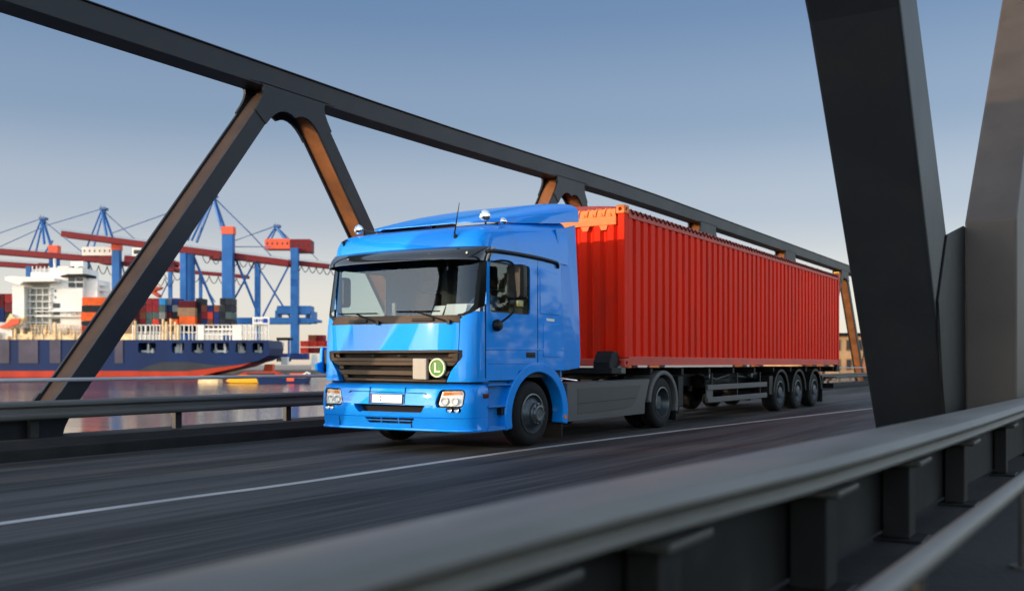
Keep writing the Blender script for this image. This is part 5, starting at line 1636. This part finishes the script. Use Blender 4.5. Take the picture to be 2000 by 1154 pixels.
# ------------------------------------------------------------------ beyond the end of the bridge
def building(name, label, px0, px1, py0, d, depth, m, roof_m, nx, nz, zb=-0.12):
    T = thing(name, base((px0+px1)/2, d, zb), label, 'building')
    yb = 710+(CAM_H-zb)*F_/d
    b = MB(); pbox(b, px0, px1, py0, yb, d, depth); b.build('wall', m, T)
    b = MB(); pbox(b, px0-1.5, px1+1.5, py0-5, py0, d-.5, depth+1); b.build('roof', roof_m, T, bevel=.05)
    w = (px1-px0)/nx; h = (yb-py0)/nz
    for i in range(nx):
        for j in range(nz):
            b = MB(); pbox(b, px0+w*(i+.28), px0+w*(i+.72), py0+h*(j+.2), py0+h*(j+.78), d-.12, .1); f_ = b.build('window', M['brickbrown'], T)
            b = MB(); pbox(b, px0+w*(i+.33), px0+w*(i+.67), py0+h*(j+.26), py0+h*(j+.72), d-.16, .03); b.build('pane', M['pane'], f_)
    return T
building('warehouse', 'brown brick warehouse with tall windows beyond the bridge end behind the trailer', 1560, 1712, 655, 125, 20, M['tan'], M['chassis'], 7, 2)
building('office_building', 'pale tan office block beyond the bridge end at the right edge of the picture', 1965, 2080, 688, 150, 20, M['tan'], M['crane'], 5, 2)
def end_fence():
    T = thing('fence', base(1670, 94, -0.1), 'low dark railing with upright bars across the end of the bridge behind the trailer', 'fence')
    b = MB(); pbox(b, 1560, 1725, 741, 743.5, 94, .1); b.build('rail', M['galvdk'], T)
    x = 1562
    while x < 1725:
        b = MB(); pbox(b, x, x+2, 743.5, 738.0+1.3*F_/94, 94, .08); b.build('post', M['galvdk'], T); x += 13
end_fence()

# unseen east bank and trees, added to darken reflections on the lorry side
mb = MB(); mb.prism([(48, -7), (48, -4.5), (60, -2.5), (400, -2.0), (400, -7)], 'y', -300, 420)
structure(mb.build('bank', M['land']))
random.seed(31)
mb = MB()
for i in range(9000):
    y = random.uniform(-200, 330)
    h = 9+3.5*math.sin(y*.11)+2.5*math.sin(y*.31+1)+1.5*math.sin(y*.9)
    z = -3+(h+3)*random.random()**.7
    x = 60+random.uniform(-4, 6)+(h-z)*-.12
    r_ = random.uniform(.5, 1.3)
    a = Vector((random.gauss(0, 1), random.gauss(0, 1), random.gauss(0, 1))).normalized()
    b = a.orthogonal().normalized(); c = a.cross(b)
    o = Vector((x, y, z))
    mb.add([o+b*r_, o+c*r_*.7, o-b*r_, o-c*r_*.7], [(0, 1, 2, 3)])
o = mb.build('tree_belt', M['leaf'])
tag(o, 'dense belt of dark trees along the east bank to the right of the bridge', 'trees', kind='stuff')

crane('pale grey blue crane seen low between the taller cranes with cables looping under its boom', 780, 395,
      boom=[((280, 523), (484, 541), 6)],
      legs=[(328, 335, 526, 690, 0, False), (388, 394, 532, 690, 6, False)],
      apex=None, aframe=[], stays=[((300, 500), (345, 528), 1.2)],
      houses=[(330, 356, 511, 524, M['craneorange'])],
      braces=[((334, 540), (306, 596), 2), ((392, 545), (420, 590), 2)],
      fest=((284, 528), (480, 545), 11, 14))
def spreader():
    d = 590
    T = thing('cargo_spreader', PT(292, 566, d), 'crimson lifting frame hanging over the container stacks beside the bridge diagonal', 'spreader')
    b = MB(); pprism(b, [(268, 561), (314, 560), (312, 564), (300, 568), (312, 577), (306, 580), (292, 570), (280, 579), (272, 576), (282, 567), (268, 565)], d, 5); b.build('frame', M['craneorange'], T)
    for x in (276, 306):
        b = MB(); b.tube([PT(x, 561, d+2), PT(x, 515, d+2)], .25, 6); b.build('cable', M['cable'], T)
spreader()

b = MB(); pprism(b, [(386, 749), (388, 736), (392, 734), (422, 734), (425, 736), (426, 749)], 376, 6)
own(b, 'pontoon', M['shipcream'], PT(406, 749, 379), 'small cream pontoon afloat on the water left of the yellow launch', 'pontoon')
